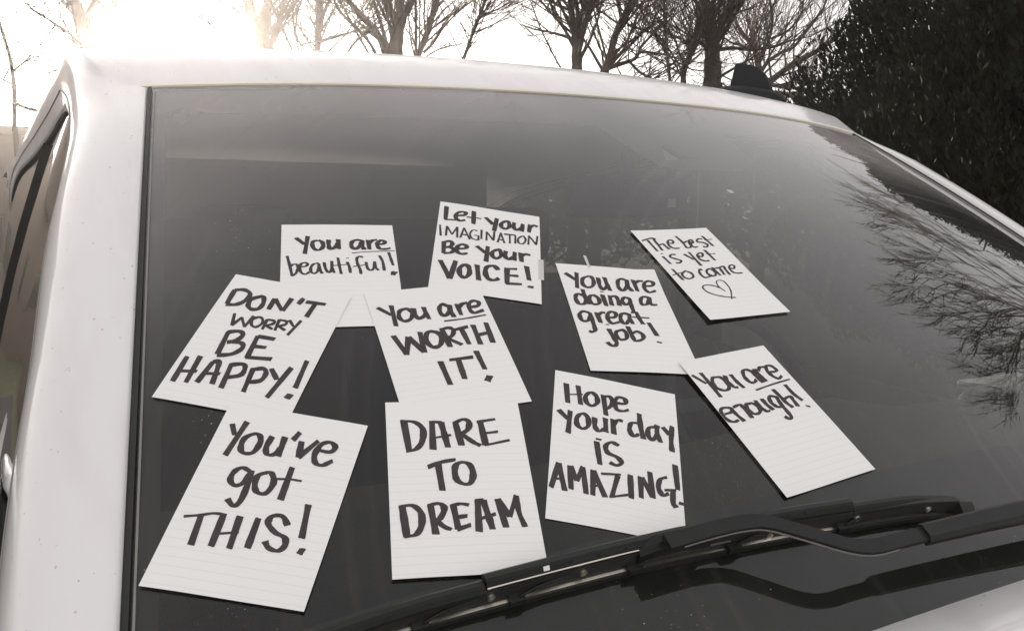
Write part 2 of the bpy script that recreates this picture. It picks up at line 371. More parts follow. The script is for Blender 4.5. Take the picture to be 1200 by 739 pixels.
def side_strip(s):
    I = []
    for k, t in inner:
        if k == 'g': p = Wp(-(hw(t)+.0115), t, lerp(.003, .013, tpr(t)))
        else: p = roofpt(-1, t)
        I.append(p)
    # outer matched: pillar part -> Q line, roof part -> window top line
    def arc(seq):
        L = [0]
        for a, b in zip(seq, seq[1:]): L.append(L[-1]+(b-a).length)
        return [x/L[-1] for x in L]
    nq = 10*4  # index in outer of last Q point
    oq, ow = outer[:nq+1], outer[nq:]
    def samp(seq, t):
        A = arc(seq)
        for j in range(len(A)-1):
            if t <= A[j+1]+1e-9:
                w = (t-A[j])/max(1e-9, A[j+1]-A[j]); return seq[j].lerp(seq[j+1], w)
        return seq[-1]
    gi = I[:idx_corner+6]; gr = I[idx_corner+5:]
    A1, A2 = arc(gi), arc(gr)
    O = [samp(oq, t) for t in A1] + [samp(ow, t) for t in A2[1:]]
    P = []
    for i, (a, b) in enumerate(zip(I, O)):
        c = Vector((b.x-.004, a.y*.72+b.y*.28, max(a.z, b.z) + .0))
        c.z = a.z+.012*tpr(inner[i][1]) if i < idx_corner else max(a.z-.004, b.z+.01)
        row = []
        for k in range(11):
            t = k/10
            row.append(a*(1-t)**2+c*2*t*(1-t)+b*t*t)
        if i < idx_corner:            # small step down to the seal
            row = [Wp(-(hw(inner[i][1])+.0008), inner[i][1], -.004), Wp(-(hw(inner[i][1])+.0008), inner[i][1], lerp(-.001, .006, tpr(inner[i][1]))), Wp(-(hw(inner[i][1])+.004), inner[i][1], lerp(.001, .0108, tpr(inner[i][1])))]+row
        else:
            dd_ = inner[i][1]; row = [roofpt(-.93, dd_)-Vector((0, 0, .003)), roofpt(-.96, dd_)-Vector((0, 0, .001)), roofpt(-.98, dd_)+Vector((0, 0, .0004))]+row
        if s > 0: row = [Vector((-p.x, p.y, p.z)) for p in row]
        P.append(row)
    return P, O
def relax(P):
    for _ in range(8):
        Q = [[p.copy() for p in r_] for r_ in P]
        for i in range(idx_corner-5, idx_corner+8):
            for k in range(5, len(P[i])-1): P[i][k] = (Q[i-1][k]+Q[i][k]*2+Q[i+1][k])/4
    return P
sp_, OUT = side_strip(-1)
sp_ = relax(sp_)
cp(grid('windshield_pillar', sp_, M['white'], flip=False))
def seam(P, s): cp(sweep('panel_seam', [r_[11]+Vector((s*.0004, 0, .0004)) for r_ in P[2:]], circ(.0013, 6), M['seal'], up=(s, 0, 0)))
seam(sp_, -1)
sp2, _ = side_strip(1)
sp2 = relax(sp2)
cp(grid('windshield_pillar', sp2, M['white'], flip=True))
seam(sp2, 1)
# door frame band round the side glass
for s in (-1, 1):
    pth = [Vector((p.x*(1 if s < 0 else -1), p.y, p.z)) for p in outer]
    def shift(dx, dy, dz): return [p+Vector((dx*s, dy, dz)) for p in pth]
    cp(sweep('door_seal', shift(-.016, -.010, .006), circ(.0022, 6), M['rubber'], up=(0, 0, 1)))
    cp(sweep('door_frame', shift(-.004, -.001, .002), [(-.009, -.005), (.009, -.005), (.010, .0), (.009, .004), (-.009, .004), (-.010, 0)], M['frame'], up=(s, 0, 0), smooth=True))
    cp(sweep('glass_run', shift(-.004, .010, -.008), circ(.0035, 6), M['rubber'], up=(0, 0, 1)))
# side glass and lower body
def xbelt(Y): return .955+.045*sstep((Y+.4)/1.8)
ZB = -.56
def zbelt(Y): return ZB+.04*max(0, (Y+.4))
for s in (-1, 1):
    P = []
    for p in outer[6:]:
        a = Vector((-(p.x)*1, p.y+.03, p.z-.02)); a.x = -a.x
        top = Vector((p.x+.006, p.y+.012, p.z-.010))
        bot = Vector((-(xbelt(p.y)), p.y+.012, min(zbelt(p.y), top.z-.005)))
        row = [top.lerp(bot, k/6)+Vector((-.012*math.sin(math.pi*k/6), 0, 0)) for k in range(7)]
        if s > 0: row = [Vector((-q.x, q.y, q.z)) for q in row]
        P.append(row)
    cut = next(i for i, p in enumerate(outer[6:]) if p.y > .98)
    cp(grid('front_side_window', P[:cut+1], M['sglass'], flip=s > 0))
    cp(grid('rear_side_window', P[cut:], M['privacy'], flip=s > 0))
    pb = P[cut]
    cp(sweep('door_pillar', [q+Vector((s*.004, .02, 0)) for q in pb], [(-.016, -.004), (.016, -.004), (.016, .004), (-.016, .004)], M['black'], up=(s, 0, 0)))
    # body side: fender, doors, rear quarter
    ys = [-1.95, -1.85, -1.6, -1.2, -.8, -.62, -.4, -.2]; 
    prof = [(.0, 0), (.035, -.04), (.045, -.12), (.03, -.3), (.045, -.5), (.04, -.7), (0.0, -.82)]
    def side_piece(name, y0, y1, n=8):
        R = []
        for i in range(n+1):
            y = lerp(y0, y1, i/n); r = []
            front = sstep((-y-1.5)/.6); rear = sstep((y-2.5)/.6)
            for dx, dz in prof:
                r.append(Vector((s*(xbelt(y)+dx-.20*front-.12*rear), y, zbelt(y)+dz+.0)))
            R.append(r)
        return cp(grid(name, R, M['white'], flip=s > 0))
    side_piece('fender', -1.95, -.50); side_piece('front_door', -.494, 1.0); side_piece('rear_door', 1.006, 2.0); side_piece('rear_quarter', 2.006, 3.05)
    # wheels
    for wy in (-1.25, 2.1):
        w = D.objects.new('wheel', None); COL.objects.link(w); w.parent = car; w.location = (s*.90, wy, .38)
        tv = []; tf = []; prof_t = [(.24, -.10), (.33, -.115), (.375, -.10), (.385, -.05), (.385, .05), (.375, .10), (.33, .115), (.24, .10)]
        n_ = 36
        for i in range(n_):
            a = 2*math.pi*i/n_
            for r_, x_ in prof_t: tv.append((x_, r_*math.cos(a), r_*math.sin(a)))
        for i in range(n_):
            for j in range(len(prof_t)):
                k = len(prof_t); tf.append([i*k+j, i*k+(j+1) % k, ((i+1) % n_)*k+(j+1) % k, ((i+1) % n_)*k+j])
        mesh('tyre', tv, tf, M['tyre'], w, True)
        rv = [(s*.07, 0, 0)]; rf = []
        for i in range(40):
            a = 2*math.pi*i/40; rr = .235
            rv.append((s*(.085 if (i//4) % 2 else .03), rr*math.cos(a), rr*math.sin(a)))
        for i in range(40): rf.append([0, 1+i, 1+(i+1) % 40])
        mesh('rim', rv, rf, M['chrome'], w, False)
    # mirror
    mr = D.objects.new('side_mirror', None); COL.objects.link(mr); mr.parent = car; mr.location = (s*1.06, .06, (-.505 if s < 0 else -.575)-GZ)
    box('mirror_housing', (0, 0, -.008), (.235, .12, .15), M['black'], mr, .03)
    box('mirror_cap', (0, 0, .078), (.225, .11, .022), M['white'], mr, .009)
    box('mirror_trim', (-s*.118, -.02, -.0), (.006, .075, .13), M['black'] if s > 0 else M['chrome'], mr, .002)
    box('mirror_glass', (0, .062, -.005), (.20, .004, .12), M['fin'], mr, .001)
    box('mirror_foot', (-s*.118, .01, -.06), (.06, .05, .03), M['black'], mr, .01)
# hood
rowsH = []
for j in range(22):
    t = j/21; r = []
    for i in range(41):
        a = -1+2*i/40; u = a*.865
        b = Wp(u, -.833, .012)
        y = b.y-.0-1.18*t; z = b.z+.004-.05*t-.19*t**5 - .02*(a*a)*t + .012*math.exp(-((abs(a)-.55)/.12)**2)*(1-t)*sstep(t/.3)
        r.append(Vector((a*lerp(.865, .74, t**3)*1.0, y, z)))
    rowsH.append(r)
rowsH.insert(0, [p+Vector((0, .004, -.03)) for p in rowsH[0]])
cp(grid('hood', rowsH, M['white'], flip=True))
# front fascia, grille, headlights, rear
nose = rowsH[-1]
fa = [[p+Vector((0, dy, dz)) for p in nose] for dy, dz in ((0, -.006), (-.06, -.05), (-.10, -.2), (-.10, -.45), (-.04, -.72), (.05, -.8))]
cp(grid('front_bumper', fa, M['white'], flip=True))
cp(box('grille', (0, -2.02, -.95), (.9, .05, .2), M['black'], None, .02))
for s in (-1, 1): cp(box('headlight', (s*.62, -1.96, -.86), (.3, .12, .12), M['chrome'], None, .04))
back = []
for dz, y in ((.0, 2.95), (-.2, 3.02), (-.55, 3.12), (-1.0, 3.14), (-1.4, 3.05)):
    back.append([Vector((lerp(-.88, .88, i/12), y - .1*abs(lerp(-1, 1, i/12))**4, .0+dz)) for i in range(13)])
cp(grid('tailgate', back[2:], M['white']))
cp(grid('rear_window', [[Vector((p.x*.9, p.y-.02, p.z)) for p in r] for r in back[:3]], M['privacy']))
cp(grid('rear_header', [[p for p in roofP[-1]], [Vector((lerp(-.88, .88, i/NA), 2.95-.1*abs(lerp(-1, 1, i/NA))**4, 0)) for i in range(NA+1)]], M['white']))
# cowl strip below the glass
cp(grid('cowl_panel', [[Wp(lerp(-.86, .86, i/30), v, n) for i in range(31)] for v, n in ((VB-.03, -.02), (VB-.004, -.006), (VB+.02, -.007))], M['black']))
# underbody
cp(box('underbody', (0, .55, -1.33), (1.7, 4.6, .12), M['cabin'], None, .03))
# ---------------------------------------------------------------- cabin
cp(grid('headliner', [[p+Vector((0, .02, -.05)) for p in r] for r in roofP[3:]], M['liner']))
cp(box('cabin_floor', (0, .9, -1.2), (1.8, 3.6, .05), M['cabin']))
cp(box('rear_seat', (0, 1.75, -.62), (1.5, .16, 1.0), M['seat'], None, .06))
cp(box('cabin_back', (0, 2.35, -.52), (1.72, .08, 1.25), M['liner'], None, .03))
for s in (-1, 1): cp(box('door_lining', (s*.93, .9, -.93), (.05, 3.5, .7), M['cabin'], None, .02))
dr = []
for j, (y, z) in enumerate([(-.66, -.56), (-.45, -.515), (-.2, -.49), (-.02, -.50), (.08, -.55), (.10, -.70), (.08, -1.0)]):
    dr.append([Vector((lerp(-.9, .9, i/30), y+.10*abs(lerp(-1, 1, i/30))**2, z - .02*abs(lerp(-1, 1, i/30))**4 + (.045*math.exp(-((lerp(-.9, .9, i/30)-.38)/.17)**2) if 1 < j < 5 else 0))) for i in range(31)])
cp(grid('dashboard', dr, M['dash']))
def torus(name, c, R, r, rot, m, parent, n=40, k=10):
    vs = []; fs = []
    for i in range(n):
        a = 2*math.pi*i/n
        for j in range(k):
            b = 2*math.pi*j/k; p = Vector(((R+r*math.cos(b))*math.cos(a), (R+r*math.cos(b))*math.sin(a), r*math.sin(b)))
            vs.append(rot @ p + Vector(c))
    for i in range(n):
        for j in range(k): fs.append([i*k+j, ((i+1) % n)*k+j, ((i+1) % n)*k+(j+1) % k, i*k+(j+1) % k])
    return mesh(name, vs, fs, m, parent, True)
sw = D.objects.new('steering_wheel', None); COL.objects.link(sw); sw.parent = car; sw.location = (.40, .22, -.50-GZ)
Rs = Matrix.Rotation(math.radians(68), 3, 'X')
torus('rim', (0, 0, 0), .185, .016, Rs, M['cabin'], sw)
box('hub', (0, .02, 0), (.12, .10, .04), M['cabin'], sw, .015, Rs.to_4x4())
for a in (0, math.pi, -math.pi/2):
    d_ = Rs @ Vector((math.cos(a)*.12, math.sin(a)*.12, 0)); box('spoke', d_, (.14 if a != -math.pi/2 else .03, .14 if a == -math.pi/2 else .03, .012), M['cabin'], sw, .004, Rs.to_4x4())
for s in (-1, 1):
    st = D.objects.new('seat', None); COL.objects.link(st); st.parent = car; st.location = (s*.40, .95, -.95-GZ)
    box('cushion', (0, -.1, 0), (.5, .5, .16), M['seat'], st, .06)
    box('backrest', (0, .20, .36), (.48, .14, .62), M['seat'], st, .06, Matrix.Rotation(math.radians(-14), 4, 'X'))
    box('headrest', (0, .30, .78), (.26, .10, .17), M['seat'], st, .045)
rv = D.objects.new('rear_view_mirror', None); COL.objects.link(rv); rv.parent = car; rv.location = (.07, .17, -.085-GZ)
box('mirror_body', (0, 0, 0), (.26, .035, .075), M['cabin'], rv, .015)
box('mirror_stem', (0, 0, .05), (.02, .02, .07), M['cabin'], rv, .005)
box('tag', (.085, -.02, -.01), (.018, .002, .016), M['paper'], rv)
# antenna on the roof
an = D.objects.new('roof_antenna', None); COL.objects.link(an); an.parent = car
AX, AY = .635, .475
an.location = (AX, AY, .161-GZ); an.rotation_euler = (math.radians(8), math.radians(7), math.radians(24)); an.scale = (1.1, 1.1, 1.02)
bs = []
for t, w_, h_ in ((-1, .012, .004), (-.92, .026, .016), (-.6, .036, .024), (0, .038, .030), (.6, .032, .028), (.92, .02, .020), (1, .008, .004)):
    y = t*.082; bs.append([Vector((-w_, y, -.03)), Vector((-w_, y, h_*.45)), Vector((-w_*.72, y, h_*.85)), Vector((0, y, h_)), Vector((w_*.72, y, h_*.85)), Vector((w_, y, h_*.45)), Vector((w_, y, -.03))])
grid('antenna_base', bs, M['fin'], an)
fn = [(.045, .0), (.045, .082), (.010, .080), (-.010, .074), (-.028, .060), (-.042, .040), (-.056, .010), (-.058, 0)]
vs = [Vector((sx*(.010-.06*z), y, z)) for sx in (-1, 1) for y, z in fn]
k = len(fn); fs = [list(range(k)), list(range(k, 2*k))[::-1]]+[[i, i+k, (i+1) % k+k, (i+1) % k] for i in range(k)]
mesh('antenna_fin', vs, fs, M['fin'], an)
# ---------------------------------------------------------------- wiper (arm and blade lying over the notes)
wp = D.objects.new('wiper', None); COL.objects.link(wp); wp.parent = car; wp.location = Wp(.5, -.80, .02)-Vector((0, 0, GZ))
def wc(o):
    o.parent = wp; o.matrix_parent_inverse = Matrix.Translation(-Wp(.5, -.80, .02)); return o
VC = [(-.76, -.715), (-.706, -.716), (-.64, -.716), (-.572, -.719), (-.465, -.723), (-.372, -.729), (-.298, -.734), (-.228, -.740), (-.15, -.746), (-.083, -.757)]
def vc(u): return interp(VC, u)
def us(a, b, n=20): return [lerp(a, b, i/n) for i in range(n+1)]
def wloft(name, u0, u1, prof, m, n=20, taper=None, smooth=False, nofs=0):
    """prof (dv, n) closed outline carried along the blade line"""
    R = []
    for i, u in enumerate(us(u0, u1, n)):
        tz = taper(i/n) if taper else 1
        R.append([Wp(u, vc(u)+dv, max(.0005, nn*(tz if nn > .014 else 1)+nofs)) for dv, nn in prof])
    k_ = len(prof); vs = [p for r in R for p in r]; fs = []
    for i in range(len(R)-1):
        for j in range(k_): fs.append([i*k_+j, i*k_+(j+1) % k_, (i+1)*k_+(j+1) % k_, (i+1)*k_+j])
    fs += [list(range(k_))[::-1], [(len(R)-1)*k_+j for j in range(k_)]]
    return wc(mesh(name, vs, fs, m, None, smooth))
spoil = [(.020, .020), (.022, .026), (.019, .030), (.0145, .0314), (.0125, .0300), (.0090, .0262), (.0085, .0240), (.012, .020)]
spo2 = [(.017, .018), (.019, .023), (.016, .0265), (.012, .0275), (.010, .026), (.0070, .0228), (.0065, .021), (.010, .018)]
wloft('wiper_spoiler', -.590, -.232, spoil, M['black'], 30)
wloft('end_spoiler', -.80, -.5915, spo2, M['black'], 14)
wloft('end_spoiler', -.2305, -.100, spo2, M['black'], 12, taper=lambda t: 1-.25*t*t)
wloft('end_cap', -.0995, -.083, [(.012, .002), (.013, .018), (.008, .022), (-.006, .016), (-.008, .002)], M['rubber'], 3)
wloft('blade_frame', -.80, -.10, [(.012, .010), (.013, .0235), (.0078, .0235), (.0050, .0105)], M['rubber'], 30)
segs = [(-.80, -.648), (-.640, -.570), (-.562, -.466), (-.455, -.368), (-.356, -.245)]
for a, b in segs:
    wloft('metal_strip', a, b, [(.006, .0080), (.0022, .0078), (.0022, .0088), (.006, .0090)], M['metal'], 10)
wloft('metal_strip', -.238, -.115, [(.006, .0090), (.0015, .0088), (.0015, .0098), (.006, .0100)], M['rubber'], 10)
wloft('rubber_lip', -.80, -.097, [(.004, .0006), (.007, .0085), (.0005, .0083), (.001, .0006)], M['rubber'], 30)
wloft('spoiler_highlight', -.590, -.430, [(.0092, .0254), (.0083, .0252), (.0083, .0262), (.0092, .0264)], M['metal'], 16)  # thin bright strips stand in for highlights along the spoiler ridge
wloft('spoiler_highlight', -.425, -.365, [(.0060, .0150), (.0052, .0150), (.0052, .0158), (.0060, .0158)], M['seal'], 6)
for uc in (-.644, -.566, -.4605, -.362, -.2415):   # claws that hold the strip
    wloft('claw', uc-.0065, uc+.0065, [(.008, .004), (.008, .0135), (-.0012, .0130), (-.0022, .0075), (.0005, .0050)], M['black'], 2)
    # curved lever arm rising from the claw
    wc(sweep('lever', catmull([Wp(uc+.002, vc(uc)+.002, .0130), Wp(uc+.018, vc(uc)+.004, .0165), Wp(uc+.045, vc(uc)+.0055, .0172)], 4), circ(.0014, 6), M['black'], up=(0, 0, 1), smooth=True))
for uc, hn in ((-.587, .0172), (-.508, .0172), (-.296, .0165), (-.322, .0115), (-.225, .0165), (-.135, .015)):
    P = Wp(uc, vc(uc)+.0066, hn); nn = -Vector((0, CA, SA)); 
    e1 = Vector((1, 0, 0)); e2 = nn.cross(e1)
    vs = [P+(e1*math.cos(a)+e2*math.sin(a))*r+nn*h for r, h in ((.0034, 0), (.0034, .0022), (.0017, .0022), (.0014, .0006)) for a in [2*math.pi*i/12 for i in range(12)]]
    fs = [[k_*12+i, k_*12+(i+1) % 12, (k_+1)*12+(i+1) % 12, (k_+1)*12+i] for k_ in range(3) for i in range(12)]+[[36+i for i in range(12)]]
    wc(mesh('rivet', vs, fs, M['metal'], None, False))
for uc, l_ in ((-.508, .020), (-.483, .020), (-.460, .018), (-.300, .012), (-.282, .010)):
    wloft('slot', uc-l_/2, uc+l_/2, [(.0120, .02985), (.0104, .0282), (.0110, .0275), (.0126, .0292)], M['frit'], 2, nofs=.0004)
wloft('white_clip', -.543, -.538, [(.0122, .0303), (.0098, .0278), (.0108, .0270), (.0130, .0296)], M['paper'], 2, nofs=.0006)
# connector cap
cc = [[Wp(u, vc(u)+dv, n_*hs_) for dv, n_ in ((.018, .020), (.020, .031), (.016, .0335), (.009, .033), (.004, .029), (.004, .018))] for u, hs_ in ((-.458, .80), (-.450, .90), (-.440, .97), (-.415, .99), (-.400, .95), (-.388, .85))]
vs = [p for r in cc for p in r]; k_ = 6; fs = [[i*k_+j, i*k_+(j+1) % k_, (i+1)*k_+(j+1) % k_, (i+1)*k_+j] for i in range(5) for j in range(k_)]+[list(range(6))[::-1], [30+j for j in range(6)]]
wc(mesh('connector', vs, fs, M['black'], None, False))
ap = catmull([Wp(*q) for q in [(-.440, -.722, .040), (-.400, -.722, .041), (-.365, -.724, .042), (-.343, -.730, .043), (-.315, -.748, .044), (-.285, -.768, .045), (-.262, -.776, .045), (-.230, -.777, .045), (-.19, -.778, .045)]], 6)
wc(sweep('arm_rod', ap, [(-.0064, -.003), (.0064, -.003), (.0072, -.001), (.0066, .003), (-.0066, .003), (-.0072, -.001)], M['black'], up=lambda p: Wn(-.3, -.75)))
wc(sweep('rod_edge', [p-Wn(-.3, -.75)*.0 for p in ap[2:-7]], [(.0071, -.0014), (.0077, -.0014), (.0077, .0002), (.0071, .0002)], M['seal'], up=lambda p: Wn(-.3, -.75)))
ac = [Wp(*q) for q in [(-.200, -.777, .045), (-.12, -.780, .047), (-.05, -.783, .048), (.05, -.788, .048), (.2, -.797, .045), (.35, -.806, .04), (.44, -.812, .034)]]
wc(sweep('arm_cover', ac, [(-.0098, -.006), (.0098, -.006), (.0104, .002), (.0065, .0065), (-.0065, .0065), (-.0104, .002)], M['black'], up=lambda p: Wn(0, -.75), scales=[.9, .97, 1.05, 1.2, 1.4, 1.6, 1.65]))
bx = Wp(.47, -.815, .02); wc(box('pivot', bx, (.07, .07, .05), M['black'], None, .015))
